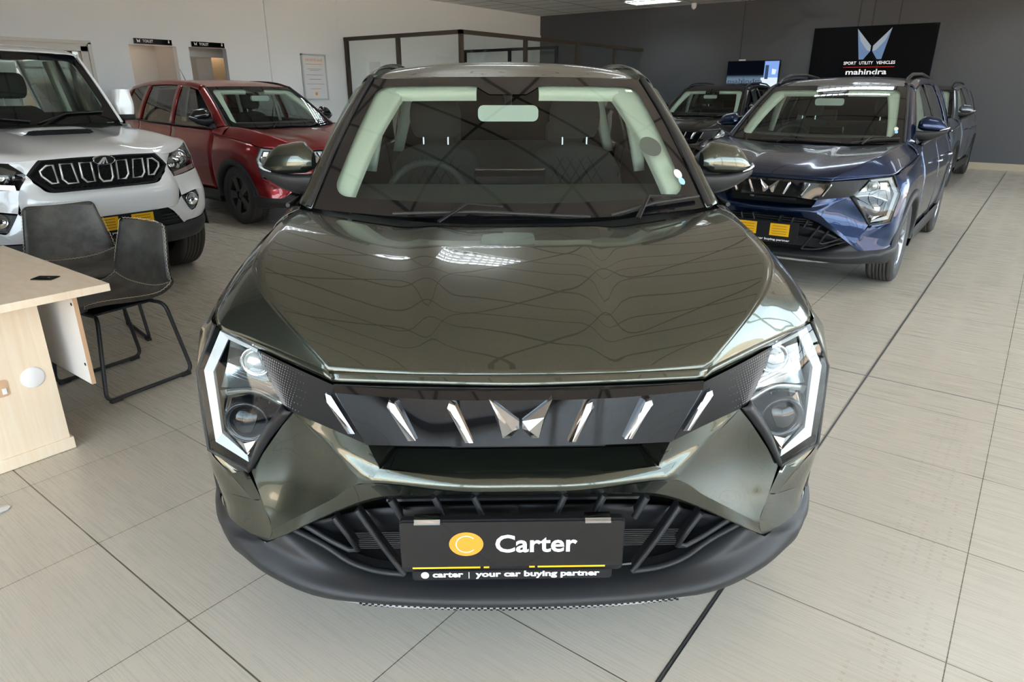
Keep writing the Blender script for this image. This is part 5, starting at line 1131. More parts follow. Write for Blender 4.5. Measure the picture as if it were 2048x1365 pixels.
    lw = MB(); lw.patch(full([[(0, 0.05, 0.632), (0.25, 0.055, 0.632), (0.405, 0.075, 0.634), (0.43, 0.09, 0.60)], [(0, 0.06, 0.50), (0.25, 0.065, 0.50), (0.45, 0.10, 0.495), (0.545, 0.135, 0.489)]]), 3, 6, flip=True)
    lw.patch(full([[(0, 0.035, 0.495), (0.3, 0.045, 0.493), (0.56, 0.125, 0.492), (0.72, 0.20, 0.502), (0.83, 0.33, 0.510), (0.885, 0.45, 0.51)], [(0, 0.015, 0.44), (0.3, 0.025, 0.44), (0.56, 0.11, 0.44), (0.72, 0.19, 0.44), (0.83, 0.325, 0.44), (0.885, 0.45, 0.44)], [(0, 0.05, 0.37), (0.3, 0.06, 0.37), (0.56, 0.14, 0.37), (0.71, 0.23, 0.37), (0.80, 0.35, 0.37), (0.86, 0.45, 0.37)], [(0, 0.2, 0.33), (0.3, 0.22, 0.33), (0.56, 0.26, 0.33), (0.68, 0.33, 0.33), (0.74, 0.40, 0.33), (0.8, 0.46, 0.33)]]), 4, 5, flip=True)
    lw.build('lower_bumper', M_clad, car)
    for zz in (0.52, 0.545, 0.57, 0.60):
        o = MB(); o.patch(full([[(0, 0.038, zz), (0.3, 0.045, zz), (0.50, 0.10, zz)], [(0, 0.038, zz+0.008), (0.3, 0.045, zz+0.008), (0.49, 0.10, zz+0.008)]]), 1, 5, flip=True); o.build('grille_bar', M_satin, car, solid=0.01)
    o = MB(); o.patch([[(0.36, 0.055, 0.425), (0.50, 0.09, 0.43), (0.56, 0.11, 0.445)], [(0.34, 0.058, 0.395), (0.48, 0.095, 0.398), (0.56, 0.115, 0.42)]], 2, 4, mirror=True, flip=True); o.build('silver_insert', M_silver, car)
    # ---- grille
    gr = MB(); P_ = [(0.384, 0.073, 1.034), (0.470, 0.090, 0.942), (0.354, 0.060, 0.826)]; ring = [(0, 0.050, 1.040), (0.2, 0.056, 1.038)]+P_+[(0.2, 0.042, 0.818), (0, 0.036, 0.818)]
    ring = ring+[(-p[0], p[1], p[2]) for p in reversed(ring[1:-1])]
    inn = [(p[0]*0.93, p[1]-0.004, 0.930+(p[2]-0.930)*0.86) for p in ring]; ine = [(p[0], p[1]+0.03, p[2]) for p in inn]
    gr.grid(np.array([ring, [(p[0]*0.965, p[1]-0.012, 0.93+(p[2]-0.93)*0.93) for p in ring], inn, ine]), closed_v=True, flip=False, smooth=False); gro = gr.build('grille', M_satin, car)
    bk = MB(); bk.add([(p[0], p[1]+0.02, p[2]) for p in ine], [tuple(range(len(ine)))[::-1]]); bk.build('grille_void', M_void, gro)
    ms = MB()
    for i in range(-12, 13):
        for j in range(9):
            x_ = i*0.036+(0.018 if j % 2 else 0); z_ = 0.842+j*0.0225
            lim = 0.43-abs(z_-0.94)*0.85
            if abs(x_) > lim-0.015: continue
            y_ = 0.050+0.035*(x_/0.43)**2
            hx = [(x_+a_, y_, z_+b_) for a_, b_ in ((-0.017, 0), (-0.009, 0.0085), (0.009, 0.0085), (0.017, 0), (0.009, -0.0085), (-0.009, -0.0085))]
            ms.tube(hx, 0.0022, 4, closed=True)
    ms.build('grille_mesh', M_satin, gro)
    for k in range(-3, 4):
        xt_, xb_ = k*0.118, k*0.107; s = 1 if k >= 0 else -1
        if k == 0: P_ = [(-0.044, 0.985), (0.044, 0.985), (0.044, 0.895), (0.026, 0.868), (-0.026, 0.868), (-0.044, 0.895)]
        elif abs(k) == 3: P_ = [(s*0.312, 1.000), (s*0.350, 0.998), (s*0.392, 0.965), (s*0.388, 0.935), (s*0.340, 0.882), (s*0.302, 0.882)]
        else: P_ = [(xt_-s*0.036, 1.003), (xt_+s*0.036, 1.003), (xt_+s*0.036, 0.905), (xt_+s*0.010, 0.874), (xb_-s*0.030, 0.874)]
        y_ = lambda x: 0.030+0.035*(x/0.43)**2
        o = MB(); o.tube([(p[0], y_(p[0]), p[1]) for p in P_], 0.0075, 6, closed=True); o.build('slot_frame', mat('satin_silver', (0.72, 0.71, 0.70), 0.35, metal=0.6) if k == -3 else MATS['satin_silver'], gro)
    eb = MB(); eb.lathe([(0.02, 0.0745), (-0.004, 0.0745), (-0.010, 0.071), (-0.010, 0.067), (-0.005, 0.065)], 40, 'y', (0, 0.016, 0), 0, flip=True)
    eb.v = [(p[0], p[1], 1.012+p[2]*0.44) for p in eb.v]
    eb.build('oval_badge', M_chrome, gro)
    e2 = MB(); e2.add([(0.066*math.cos(a), 0.012, 1.012+0.029*math.sin(a)) for a in np.linspace(0, 2*PI, 41)[:-1]], [tuple(range(40))], 0)
    for a, b, c_, d in ((-0.048, -0.030, -0.012, 0.012), (-0.020, -0.008, 0.014, 0.026), (0.008, 0.020, 0.024, 0.034)):
        e2.add([(a, 0.008, 0.990), (b, 0.008, 0.988), (0.012 if a > -0.04 else 0.010, 0.008, 1.032), (0.006 if a > -0.04 else -0.006, 0.008, 1.032)], [(0, 1, 2, 3)], 1)
    e2.build('badge_face', [M_satin, MATS['satin_silver']], gro)
    # ---- number plate
    h_ = MB(); ox = 0.055; h_.prism([(ox+p[0], p[1]) for p in round_rect(-0.262, 0.520, 0.262, 0.632, 0.01)], 'y', 0.0, 0.03, 0); h_.prism([(ox+p[0], p[1]) for p in round_rect(-0.24, 0.490, 0.24, 0.522, 0.006)], 'y', 0.002, 0.02, 0)
    put_text(h_, 'carter | your car buying partner', 0.02, (ox-0.215, -0.001, 0.500), (1, 0, 0), (0, 0, 1.1), 1, bold=0.0006, width=0.43); hp = h_.build('number_plate_holder', [M_black, M_wtext], car)
    for cx_ in (ox-0.125, ox+0.125):
        y_ = MB(); y_.box((cx_-0.078, -0.006, 0.528), (cx_+0.078, 0.001, 0.622), 0)
        for zz in (0.545, 0.565, 0.585, 0.605): y_.box((cx_-0.055, -0.0066, zz), (cx_+0.055, -0.005, zz+0.003), 1)
        y_.build('yellow_panel', [M_yellow, M_black], hp)
    # ---- interior
    it = MB(); it.patch(full([[(0, 1.42, 1.205), (0.45, 1.44, 1.205), (0.70, 1.50, 1.20)], [(0, 1.62, 1.235), (0.45, 1.62, 1.235), (0.74, 1.62, 1.22)], [(0, 1.85, 1.20), (0.45, 1.85, 1.20), (0.76, 1.82, 1.19)], [(0, 1.88, 0.8), (0.45, 1.88, 0.8), (0.76, 1.86, 0.8)]]), 4, 4); it.build('dashboard', M_dash, car)
    sw = MB(); sw.tube([(-0.38+0.185*math.cos(a), 2.02+0.08*math.sin(a), 1.19+0.165*math.sin(a)) for a in np.linspace(0, 2*PI, 29)[:-1]], 0.016, 8, closed=True); sw.build('steering_wheel', M_dash, car)
    for x_ in (-0.38, 0.38):
        sb = MB(); sb.grid(surf([[(x_+w*u, y-0.06*(1-abs(u)**3), z) for u in np.linspace(-1, 1, 9)] for y, z, w in ((2.35, 0.75, 0.26), (2.50, 1.05, 0.26), (2.58, 1.27, 0.23), (2.62, 1.33, 0.12), (2.72, 1.20, 0.2), (2.72, 0.75, 0.25))], 4, 1), flip=True); seat = sb.build('front_seat', M_fabric, car)
        hr = MB(); hr.grid(np.array([[(x_+0.15*math.cos(a*0.9)**0.35*math.copysign(abs(math.cos(b))**0.5, math.cos(b)), 2.66-0.06*math.cos(a)**0.5*math.sin(b), 1.51+0.115*math.sin(a)) for b in np.linspace(0, 2*PI, 17)[:-1]] for a in np.linspace(-PI/2, PI/2, 9)]), closed_v=True, flip=True); hr.build('headrest', M_fabric, seat)
        for d_ in (-0.07, 0.07): po = MB(); po.tube([(x_+d_, 2.62, 1.28), (x_+d_, 2.64, 1.42)], 0.006, 8); po.build('headrest_post', M_chrome, seat)
    h2 = MB(); h2.patch(full([[(0, 1.80, 1.745), (0.6, 1.82, 1.735)], [(0, 3.25, 1.78), (0.64, 3.25, 1.75)]]), 3, 5, flip=True); h2.build('headliner', M_trim, car)
    return car
pk = make_pickup(); place_car(pk, -5.186, 2.129, 1.573)
# ================================================================== DESK
def wood_mat():
    m = mat('birch_laminate', (0.80, 0.62, 0.42), 0.38); nt = m.node_tree; b = nt.nodes['Principled BSDF']
    tc = nt.nodes.new('ShaderNodeTexCoord'); mp = nt.nodes.new('ShaderNodeMapping'); mp.inputs['Scale'].default_value = (6, 22, 1.1)
    n = nt.nodes.new('ShaderNodeTexNoise'); n.inputs['Scale'].default_value = 1.6; n.inputs['Detail'].default_value = 6; n.inputs['Distortion'].default_value = 0.8
    cr = nt.nodes.new('ShaderNodeValToRGB'); cr.color_ramp.elements[0].position = 0.3; cr.color_ramp.elements[1].position = 0.7
    cr.color_ramp.elements[0].color = (0.80, 0.64, 0.46, 1); cr.color_ramp.elements[1].color = (0.86, 0.74, 0.59, 1)
    nt.links.new(tc.outputs['Object'], mp.inputs[0]); nt.links.new(mp.outputs[0], n.inputs['Vector']); nt.links.new(n.outputs['Fac'], cr.inputs[0]); nt.links.new(cr.outputs[0], b.inputs['Base Color']); return m
M_birch = wood_mat(); M_lam = mat('white_laminate', (0.70, 0.69, 0.68), 0.4); M_edge = mat('raw_edge', (0.62, 0.40, 0.24), 0.6)
desk = thing('desk', 'birch-effect office desk with white modesty panel at the edge of the showroom', 'desk', (-3.6, 0.2, 0))
dx, dy = -3.6, 0.2
def L(x, y, z): return (x-dx, y-dy, z)
o = MB(); o.box(L(-4.02, -0.85, 0.712), L(-2.862, 1.098, 0.742), 0, bev=0.0015); o.build('desktop', M_birch, desk)
o = MB(); o.prism([(L(0, -0.55, 0)[1], 0.030), (L(0, 0.905, 0)[1], 0.030), (L(0, 0.905, 0)[1], 0.711), (L(0, -0.55, 0)[1], 0.711)], 'x', L(-3.13, 0, 0)[0], L(-3.10, 0, 0)[0]); o.build('front_panel', M_birch, desk)
o = MB(); o.box(L(-3.135, -0.56, 0.002), L(-3.092, 0.917, 0.056), bev=0.002); o.build('plinth', M_birch, desk)
o = MB(); o.box(L(-3.95, -0.5, 0.03), L(-3.92, 0.9, 0.711)); o.build('back_panel', M_birch, desk)
o = MB(); o.box(L(-3.92, 0.986, 0.315), L(-2.955, 1.002, 0.711), 0); o.box(L(-2.955, 0.986, 0.315), L(-2.952, 1.002, 0.711), 1)
mp = o.build('modesty_panel', [M_lam, M_edge], desk)
for z in (0.40, 0.66):
    for x_, m_ in ((-2.975, 0),):
        s_ = MB(); s_.lathe([(0, 0.007), (-0.002, 0.006), (-0.002, 0.0)], 14, 'y', L(x_, 0.986, z), 0, flip=True); s_.build('cam_fastener', M_satin, mp)
g_ = MB(); g_.lathe([(0, 0.044), (0.004, 0.043), (0.007, 0.038), (0.008, 0.0)], 40, 'x', L(-3.10, 0.829, 0.362), 0, flip=False)
g_.build('cable_cap', mat('white_plastic', (0.82, 0.82, 0.83), 0.35), desk)
so = MB(); so.prism([(L(0, p[0], 0)[1], p[1]) for p in round_rect(0.60, 0.315, 0.742, 0.385, 0.012)], 'x', L(-3.101, 0, 0)[0], L(-3.098, 0, 0)[0], 0); sob = so.build('socket_recess', M_edge, desk)
so = MB(); so.prism([(L(0, p[0], 0)[1], p[1]) for p in round_rect(0.60, 0.321, 0.705, 0.381, 0.004)], 'x', L(-3.0985, 0, 0)[0], L(-3.097, 0, 0)[0], 0); so.build('socket_plate', M_gloss, sob)
so = MB(); so.box(L(-3.0985, 0.716, 0.326), L(-3.094, 0.731, 0.350)); so.build('plug_tip', MATS['white_plastic'], sob)
fl = MB(); fl.box(L(-3.205, 0.93, 0.7405), L(-3.115, 1.03, 0.7435)); fl.v = [(p[0], p[1], p[2]) for p in fl.v]
fl = MB(); c0 = Vector((-3.145, 0.972, 0)); ang = 0.62; ux_, uy_ = Vector((math.cos(ang), math.sin(ang), 0)), Vector((-math.sin(ang), math.cos(ang), 0))
def Q(a, b, z): p = c0+ux_*a+uy_*b; return (p.x, p.y, z)
c1_ = [Q(-0.043, -0.028, 0.7425), Q(0.043, -0.028, 0.7425), Q(0.043, 0.028, 0.7425), Q(-0.043, 0.028, 0.7425)]; c2_ = [(p[0], p[1], 0.7462) for p in c1_]
fl.add(c1_+c2_, [(3, 2, 1, 0), (4, 5, 6, 7), (0, 1, 5, 4), (1, 2, 6, 5), (2, 3, 7, 6), (3, 0, 4, 7)], 0)
fl.add([Q(-0.03, -0.01, 0.7464), Q(-0.012, 0.008, 0.7464), Q(0.0, -0.002, 0.7464), Q(0.012, 0.008, 0.7464), Q(0.03, -0.01, 0.7464), Q(0.0, 0.002, 0.7464)], [(0, 5, 2, 1), (2, 5, 4, 3)], 1)
tag(fl.build('card_holder', [M_gloss, M_metal]), 'small black card lying near the front corner of the desktop', 'card')
pp = MB(); random.seed(3)
pv = [(-2.80+0.02*math.cos(a)*(1+0.4*random.random()), 0.535+0.03*math.sin(a)*(1+0.4*random.random()), 0.002+0.010*random.random()) for a in np.linspace(0, 2*PI, 10)[:-1]]
pp.add(pv+[(-2.80, 0.535, 0.016)], [(i, (i+1) % 9, 9) for i in range(9)]); pp.v += [(p[0], p[1], 0.001) for p in pv]; pp.f += [tuple(range(18, 9, -1))]; pp.m += [0]; pp.s += [False]
tag(pp.build('paper_scrap', M_lam), 'tiny crumpled white paper scrap on the floor below the desk', 'litter')

# ================================================================== CHAIRS
M_leather = mat('worn_grey_leather', (0.040, 0.038, 0.034), 0.5, noise=(9, 0.8, (0.115, 0.108, 0.094)), bump=(160, 0.3, 0.002))
M_thread = mat('cream_thread', (0.62, 0.56, 0.42), 0.8)
M_tube = mat('black_tube', (0.022, 0.024, 0.028), 0.42)
def make_chair():
    """faces -y, origin on the floor under the seat centre"""
    t = thing('side_chair', 'x', 'chair')
    prof = [(-0.235, 0.445, 0.205), (-0.225, 0.468, 0.215), (-0.12, 0.468, 0.228), (0.02, 0.452, 0.235), (0.13, 0.452, 0.238), (0.20, 0.49, 0.238), (0.225, 0.56, 0.232), (0.245, 0.66, 0.215), (0.268, 0.76, 0.196), (0.275, 0.80, 0.186), (0.276, 0.812, 0.160)]
    rows = []
    for y, z, w in prof:
        cup = 0.035 if z < 0.5 else 0.03
        row = []
        for k in range(9):
            u = -1+k/4
            if z < 0.50: row.append((w*u, y, z+cup*abs(u)**2.6))
            else: row.append((w*u, y-cup*abs(u)**2.4, z))
        rows.append(row)
    G = surf(rows, 5, 3)
    s_ = MB(); s_.grid(G, flip=False)
    seat = s_.build('seat_shell', M_leather, t, solid=0.022)
    seat.modifiers['thickness'].offset = 0
    # cream zig-zag stitching round the rim, and across the crease
    def stitch(path, nm, wid=0.007, step=0.010):
        P_ = spline_eval(path, 8); d = [0]
        for a, b in zip(P_[:-1], P_[1:]): d.append(d[-1]+np.linalg.norm(b-a))
        n = int(d[-1]/step); o = MB()
        pts = []
        for i in range(n+1):
            q = d[-1]*i/n; k = min(len(P_)-2, int(np.searchsorted(d, q, 'right')-1)); f = (q-d[k])/(d[k+1]-d[k]+1e-9); p = P_[k]*(1-f)+P_[k+1]*f
            pts.append(p)
        nr = np.array([0.0, -0.55, 0.83])
        for i in range(len(pts)-1):
            tdir = pts[i+1]-pts[i]; sd = np.cross(tdir, nr); sd = sd/(np.linalg.norm(sd)+1e-9)*wid*0.5
            a = pts[i]+sd*(1 if i % 2 else -1); b = pts[i+1]-sd*(1 if i % 2 else -1)
            o.tube([a, b], 0.0013, 4, caps=False)
        return o.build(nm, M_thread, seat)
    n_ = G.shape[1]-1
    for col, sg in ((0, -1), (n_, 1)):
        e = G[:, col][::4]; stitch([(p[0]+0.006*sg, p[1]-0.004, p[2]+0.010) for p in e], 'edge_stitching')
    e = G[0][::3]; stitch([(p[0], p[1]-0.004, p[2]+0.013) for p in e], 'edge_stitching')
    e = G[-1][::3]; stitch([(p[0], p[1]-0.008, p[2]+0.012) for p in e], 'edge_stitching')
    e = G[24][::3]; stitch([(p[0], p[1]-0.010, p[2]+0.0135) for p in e], 'crease_stitching', 0.006)
    for s in (-1, 1):
        R = 0.010
        def fil(P, r=0.05, n=5):
            out = []
            for i, p in enumerate(P):
                if i in (0, len(P)-1): out.append(p); continue
                a, b, c_ = Vector(P[i-1]), Vector(p), Vector(P[i+1]); d1 = (a-b).normalized()*r; d2 = (c_-b).normalized()*r
                for k in range(n+1): q = k/n; out.append(tuple((b+d1)*(1-q)**2+b*2*q*(1-q)+(b+d2)*q*q))
            return out
        o = MB(); o.tube(fil([(s*0.15, -0.17, 0.425), (s*0.205, -0.19, 0.425), (s*0.232, -0.245, 0.013), (s*0.232, 0.235, 0.013), (s*0.205, 0.16, 0.425), (s*0.15, 0.14, 0.425)]), R, 8); lg = o.build('leg', M_tube, t)
        for y in (-0.20, 0.19): f_ = MB(); f_.box((s*0.232-0.013, y-0.028, 0.0), (s*0.232+0.013, y+0.028, 0.020), bev=0.003); f_.build('foot_pad', M_rubber, lg)
    o = MB(); o.tube([(-0.15, -0.17, 0.425), (0.15, -0.17, 0.425)], 0.010, 8); o.tube([(-0.15, 0.14, 0.425), (0.15, 0.14, 0.425)], 0.010, 8); o.tube([(-0.217, -0.21, 0.25), (0.217, -0.21, 0.25)], 0.008, 8) if False else None
    o.box((-0.15, -0.17, 0.427), (0.15, 0.14, 0.437)); o.build('seat_frame', M_tube, t)
    return t
ch1 = make_chair(); ch1.location = (-3.695, 1.405, 0); ch1.rotation_euler = (0, 0, 0.13)
ch1['category'] = 'chair'; tag(ch1, 'dark grey leather bucket chair with cream stitching, nearest the desk corner')
ch2 = copy_tree(ch1); ch2.location = (-4.45, 1.575, 0); ch2.rotation_euler = (0, 0, PI/2-0.16)
tag(ch2, 'dark grey leather bucket chair turned sideways, closest to the white pickup')

# ================================================================== ON THE WALLS
def badge(mb, cx, cz, w, y, mi_a, mi_b, X=(1, 0, 0), O=None):
    """twin-peak emblem drawn flat: two folded wings"""
    for s in (-1, 1):
        P_ = [(s*0.5*w, 0.62*w), (s*0.03*w, 0.10*w), (s*0.03*w, -0.06*w), (s*0.20*w, -0.30*w), (s*0.33*w, -0.30*w)]; R_ = [(s*0.36*w, 0.25*w), (s*0.13*w, -0.03*w)]
        f1 = [P_[0], P_[1], R_[1], R_[0]]; f2 = [P_[1], P_[2], R_[1]]; f3 = [P_[2], P_[3], P_[4], P_[0], R_[0], R_[1]]
        for f, m_ in ((f1, mi_b), (f2, mi_b), (f3, mi_a)):
            pts = [O(cx+p[0], cz+p[1], y) for p in f]
            mb.add(pts, [tuple(range(len(pts)))], m_)
# large black brand sign on the charcoal wall
sg = thing('wall_sign', 'large black sign with silver twin-peak emblem high on the charcoal wall', 'sign', (-3.40, DY, 1.2))
def S(x, z, y): return (x, -y, z-1.2)
o = MB(); o.box((-1.17, -0.08, 0.0), (1.20, -0.0, 1.575)); pb = o.build('panel', mat('sign_black', (0.003, 0.003, 0.004), 0.4, spec=0.08), sg)
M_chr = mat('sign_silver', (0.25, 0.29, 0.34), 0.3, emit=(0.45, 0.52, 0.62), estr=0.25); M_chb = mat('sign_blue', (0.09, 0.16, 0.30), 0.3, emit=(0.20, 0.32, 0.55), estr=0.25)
o = MB(); badge(o, 0.035, 2.32, 0.66, 0.085, 0, 1, O=S); o.build('emblem', [M_chb, M_chr], sg)
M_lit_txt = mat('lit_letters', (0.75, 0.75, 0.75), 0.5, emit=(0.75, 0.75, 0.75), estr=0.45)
for wd_, x_, w_ in (('SPORT', -0.47, 0.25), ('UTILITY', -0.16, 0.27), ('VEHICLES', 0.17, 0.36)):
    o = MB(); put_text(o, wd_, 0.085, (x_, -0.085, 2.025-1.2), (1, 0, 0), (0, 0, 1), 0, bold=0.0015, width=w_); o.build('tagline_word', M_lit_txt, sg)
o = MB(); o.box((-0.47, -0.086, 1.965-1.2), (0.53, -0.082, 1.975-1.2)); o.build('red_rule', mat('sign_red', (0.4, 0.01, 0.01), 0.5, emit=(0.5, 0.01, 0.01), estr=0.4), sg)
o = MB(); put_text(o, 'mahindra', 0.15, (-0.40, -0.085, 1.825-1.2), (1, 0, 0), (0, 0, 1), 0, bold=0.003, width=0.80); o.build('wordmark', M_lit_txt, sg)
# wall screen
tv = thing('wall_screen', 'small black wall screen showing a blue advert, left of the large sign', 'screen', (-5.82, DY, 1.45))
o = MB(); o.box((-0.62, -0.09, 0.0), (0.60, -0.02, 0.705)); o.build('casing', M_black, tv)
def screen_mat():
    m = bpy.data.materials.new('screen_picture'); m.use_nodes = True; nt = m.node_tree; nt.nodes.clear(); N, Lk = nt.nodes.new, nt.links.new
    out = N('ShaderNodeOutputMaterial'); e = N('ShaderNodeEmission'); tc = N('ShaderNodeTexCoord'); sp = N('ShaderNodeSeparateXYZ'); Lk(tc.outputs['Object'], sp.inputs[0])
    cr = N('ShaderNodeValToRGB'); mr = N('ShaderNodeMapRange'); mr.inputs[1].default_value = 0.0; mr.inputs[2].default_value = 0.70; Lk(sp.outputs[2], mr.inputs[0]); Lk(mr.outputs[0], cr.inputs[0])
    el = cr.color_ramp.elements; el[0].position = 0.28; el[0].color = (0.002, 0.003, 0.006, 1); el[1].position = 0.62; el[1].color = (0.002, 0.003, 0.006, 1)
    a = el.new(0.34); a.color = (0.12, 0.20, 0.30, 1); a = el.new(0.47); a.color = (0.10, 0.15, 0.20, 1); a = el.new(0.56); a.color = (0.004, 0.006, 0.012, 1)
    Lk(cr.outputs[0], e.inputs[0]); e.inputs[1].default_value = 0.9; Lk(e.outputs[0], out.inputs[0]); return m
o = MB(); o.box((-0.61, -0.094, 0.012), (0.59, -0.09, 0.693)); o.build('display', screen_mat(), tv)
M_ad = mat('advert_panel', (0.1, 0.15, 0.3), 0.5, emit=(0.16, 0.28, 0.62), estr=0.9); M_adl = mat('advert_light', (0.6, 0.65, 0.7), 0.5, emit=(0.50, 0.58, 0.66), estr=0.8); M_add = mat('advert_dark', (0.02, 0.03, 0.06), 0.5, emit=(0.03, 0.06, 0.12), estr=0.6)
o = MB(); o.add([(0.26, -0.097, 0.33), (0.585, -0.097, 0.33), (0.585, -0.097, 0.685), (0.26, -0.097, 0.685)], [(0, 1, 2, 3)], 0); o.add([(0.20, -0.097, 0.12), (0.30, -0.097, 0.02), (0.585, -0.097, 0.02), (0.585, -0.097, 0.33), (0.20, -0.097, 0.33)], [(0, 1, 2, 3, 4)], 1)
o.add([(0.285, -0.0985, 0.30), (0.36, -0.0985, 0.30), (0.36, -0.0985, 0.60), (0.285, -0.0985, 0.60)], [(0, 1, 2, 3)], 2); o.add([(0.44, -0.0985, 0.40), (0.52, -0.0985, 0.40), (0.54, -0.0985, 0.50), (0.44, -0.0985, 0.52)], [(0, 1, 2, 3)], 1); o.build('advert', [M_ad, M_adl, M_add], tv)
o = MB(); put_text(o, 'mahindra', 0.16, (-0.58, -0.098, 0.20), (1, 0, 0), (0, 0, 1), 0, bold=0.003, width=0.83); o.build('wordmark', mat('screen_letters', (0.1, 0.1, 0.1), 0.5, emit=(0.02, 0.03, 0.05), estr=0.8), tv)
o = MB(); o.box((-0.36, -0.09, 0.705), (-0.22, -0.04, 0.735)); o.build('camera_bar', M_lam, tv)
# ceiling camera by the far wall and corner sensor
o = MB(); o.lathe([(0, 0.06), (-0.07, 0.06), (-0.11, 0.045), (-0.14, 0.0)], 20, 'z', (-7.33, DY-0.30, CZ-0.002), 0); tag(o.build('dome_camera', MATS['white_plastic']), 'white dome camera hanging from the ceiling near the charcoal wall', 'camera')
o = MB(); o.box((WX+0.002, DY-0.16, 2.80), (WX+0.07, DY-0.06, 2.95), bev=0.01); tag(o.build('wall_sensor', MATS['white_plastic']), 'small white alarm sensor in the corner of the two walls', 'sensor')
# framed notice
def OW(y_, z_, x_=0.0): return (WX+0.002+x_, y_, z_)
nf = thing('framed_poster', 'framed white notice with orange lettering on the white wall', 'poster', (WX, 9.16, 1.30))
NL = lambda x, y, z: (x, y-9.16, z-1.30)
o = MB(); 
for a, b in (((0.0, 8.86, 1.30), (0.03, 8.89, 2.16)), ((0.0, 9.43, 1.30), (0.03, 9.46, 2.16)), ((0.0, 8.86, 2.13), (0.03, 9.46, 2.16)), ((0.0, 8.86, 1.30), (0.03, 9.46, 1.33))): o.box(NL(*a), NL(*b))
o.build('frame', mat('poster_frame', (0.55, 0.56, 0.57), 0.3, metal=0.8), nf)
o = MB(); o.box(NL(0.005, 8.88, 1.32), NL(0.015, 9.44, 2.14), 0); o.build('sheet', mat('paper_white', (0.72, 0.73, 0.76), 0.25), nf)
M_or = mat('print_orange', (0.80, 0.30, 0.05), 0.6); M_gr = mat('print_grey', (0.35, 0.35, 0.36), 0.6)
o = MB()
put_text(o, 'OUR CARTER VALUES', 0.06, NL(0.017, 8.95, 2.03), (0, 1, 0), (0, 0, 1), 0, bold=0.001, width=0.42)
for k, (w, z, m_) in enumerate(((0.40, 1.97, 0), (0.36, 1.88, 1), (0.22, 1.855, 1), (0.12, 1.88, 0), (0.40, 1.77, 1), (0.14, 1.77, 0), (0.30, 1.69, 0), (0.18, 1.69, 1), (0.42, 1.60, 1), (0.16, 1.60, 0), (0.26, 1.51, 0))):
    o.box(NL(0.016, 9.16-w/2+(0.1 if k in (3, 9) else 0), z), NL(0.017, 9.16+w/2, z+0.009), m_)
o.add([NL(0.0175, 9.16+0.032*math.cos(a), 1.42+0.032*math.sin(a)) for a in np.linspace(0, 2*PI, 25)[:-1]], [tuple(range(24))], 0)
o.build('print', [M_or, M_gr], nf)
# toilet signs
for i, (y0, y1, wh) in enumerate(((5.70, 6.31, 'over the left doorway, nearer the window'), (6.66, 7.26, 'over the right doorway, nearer the framed notice'))):
    t = thing('toilet_sign', 'black toilet sign '+wh, 'sign', (WX, y0, 2.18), group='toilet signs')
    o = MB(); o.box((0.0, 0, 0.0), (0.03, y1-y0, 0.082), 0); o.box((0.0, 0, -0.002), (0.031, y1-y0, 0.006), 1); o.build('board', [M_gloss, mat('dark_red', (0.12, 0.01, 0.01), 0.4)] if i == 0 else [M_gloss, MATS['dark_red']], t)
    o = MB(); put_text(o, 'TOILET', 0.055, (0.032, 0.13, 0.027), (0, 1, 0), (0, 0, 1), 0, bold=0.001, width=0.17)
    badge(o, 0.065, 0.040, 0.06, 0.032, 0, 0, O=lambda a, z, x: (x, a, z))
    ww = y1-y0-0.05; o.box((0.030, ww-0.012, 0.03), (0.032, ww+0.012, 0.055), 0); o.add([(0.032, ww+0.010*math.cos(a), 0.066+0.009*math.sin(a)) for a in np.linspace(0, 2*PI, 13)[:-1]], [tuple(range(12))], 0)
    o.build('lettering', M_wtext, t)
for i, (yy, wh) in enumerate(((6.335, 'left'), (7.245, 'right'))):
    o = MB(); o.box((WX-0.112, yy+0.048, 1.36), (WX-0.02, yy+0.053, 1.52), 0) if False else None
    o.box((WX+0.0, yy+0.075-0.02, 1.38), (WX+0.008, yy+0.135, 1.52), 0); o.box((WX+0.008, yy+0.088, 1.405), (WX+0.0095, yy+0.102, 1.475), 1)
    tag(o.build('door_plate', [M_metal, M_black]), 'small metal pictogram plate beside the '+wh+' toilet doorway', 'sign', 'toilet door plates')

# ================================================================== GLASS OFFICE
PX, PY = -8.78, 9.99
part = thing('glass_partition', 'brown framed glass office partition in the corner by the white wall', 'partition', (PX, PY, 0))
def rail(p, q, w, h0, h1, nm='frame_post', m_=M_bronze, d=0.035):
    o = MB(); x0, y0 = p; x1, y1 = q
    o.box((min(x0, x1)-d-PX, min(y0, y1)-d-PY, h0), (max(x0, x1)+d-PX, max(y0, y1)+d-PY, h1)); return o.build(nm, m_, part)
rail((WX+0.05, 9.99), (PX, 9.99), 0, 2.44, 2.51, 'top_rail'); rail((PX, 9.99), (PX, DY-0.04), 0, 2.44, 2.51, 'top_rail')
for x_ in (WX+0.06, -10.40, PX): rail((x_, 9.99), (x_, 9.99), 0, 0, 2.45)
for y_ in (11.95, 13.9, 15.6): rail((PX, y_), (PX, y_), 0, 0, 2.45)
rail((WX+0.05, 9.99), (PX, 9.99), 0, 0.0, 0.12, 'bottom_rail'); rail((PX, 9.99), (PX, DY-0.04), 0, 0.0, 0.12, 'bottom_rail')
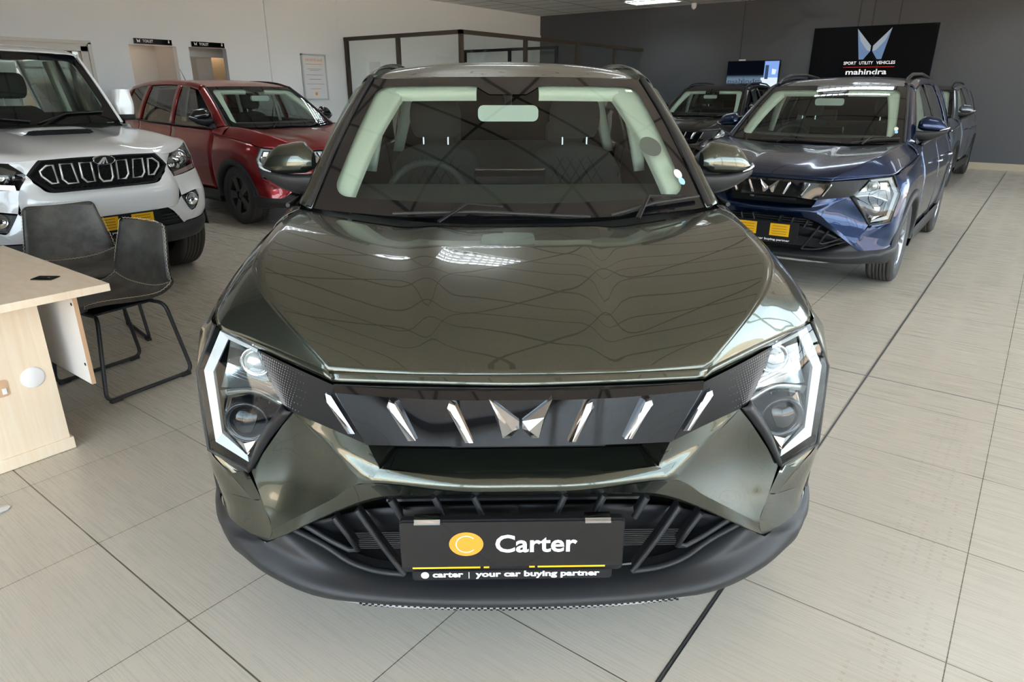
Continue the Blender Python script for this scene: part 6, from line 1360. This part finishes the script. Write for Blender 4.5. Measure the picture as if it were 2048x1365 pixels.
for a, b in (((WX+0.1, 9.987), (-10.44, 9.993)), ((-10.36, 9.987), (PX-0.04, 9.993)), ((PX-0.003, 10.03), (PX+0.003, 11.91)), ((PX-0.003, 11.99), (PX+0.003, 13.86)), ((PX-0.003, 13.94), (PX+0.003, 15.56)), ((PX-0.003, 15.64), (PX+0.003, DY-0.05))):
    o = MB(); o.box((a[0]-PX, a[1]-PY, 0.12), (b[0]-PX, b[1]-PY, 2.44)); o.build('glass_pane', G_part, part)
p2 = thing('inner_partition', 'darker framed glass partition standing inside the corner office', 'partition', (-11.6, 13.3, 0))
o = MB(); 
o.box((0, -0.03, 2.34), (2.7, 0.03, 2.40)); o.build('top_rail', M_black, p2)
for x_ in (0.0, 1.35, 2.64): o = MB(); o.box((x_, -0.03, 0), (x_+0.06, 0.03, 2.34)); o.build('frame_post', M_black, p2)
for x_ in (0.06, 1.41): o = MB(); o.box((x_, -0.003, 0.02), (x_+(1.29 if x_ < 1 else 1.23), 0.003, 2.34)); o.build('glass_pane', G_part, p2)
# sheet stuck on the office glass
o = MB(); o.box((-11.25, 9.975, 1.15), (-10.93, 9.984, 2.02)); tag(o.build('clear_sleeve', glass_mat('sleeve', (0.88, 0.9, 0.92), 2.2, rough=0.12)), 'clear plastic poster sleeve stuck on the office glass', 'poster sleeve')
# papers seen through the green car: notice board on the office front
nb = thing('notice_board', 'brown notice board with white price papers on the office glass', 'notice board', (-9.9, 9.93, 1.0))
o = MB(); o.box((-0.35, 0, 0), (0.45, 0.02, 0.75)); o.build('board', mat('cork_brown', (0.26, 0.18, 0.09), 0.8), nb)
for i, (x_, z_, w_, h_) in enumerate(((-0.22, 0.1, 0.10, 0.20), (-0.08, 0.12, 0.13, 0.5), (0.10, 0.30, 0.11, 0.30), (0.24, 0.36, 0.11, 0.24))):
    o = MB(); o.box((x_, -0.004, z_), (x_+w_, 0.0, z_+h_), 0); o.box((x_, -0.005, z_+h_*0.45), (x_+w_, -0.003, z_+h_*0.5), 1); o.build('paper', [MATS['paper_white'], M_or], nb)
for c_ in (ch1, ch2): c_['group'] = 'bucket chairs at the desk'
for c_ in (green, blue, red, black, grey): c_['group'] = 'crossovers parked in the showroom'
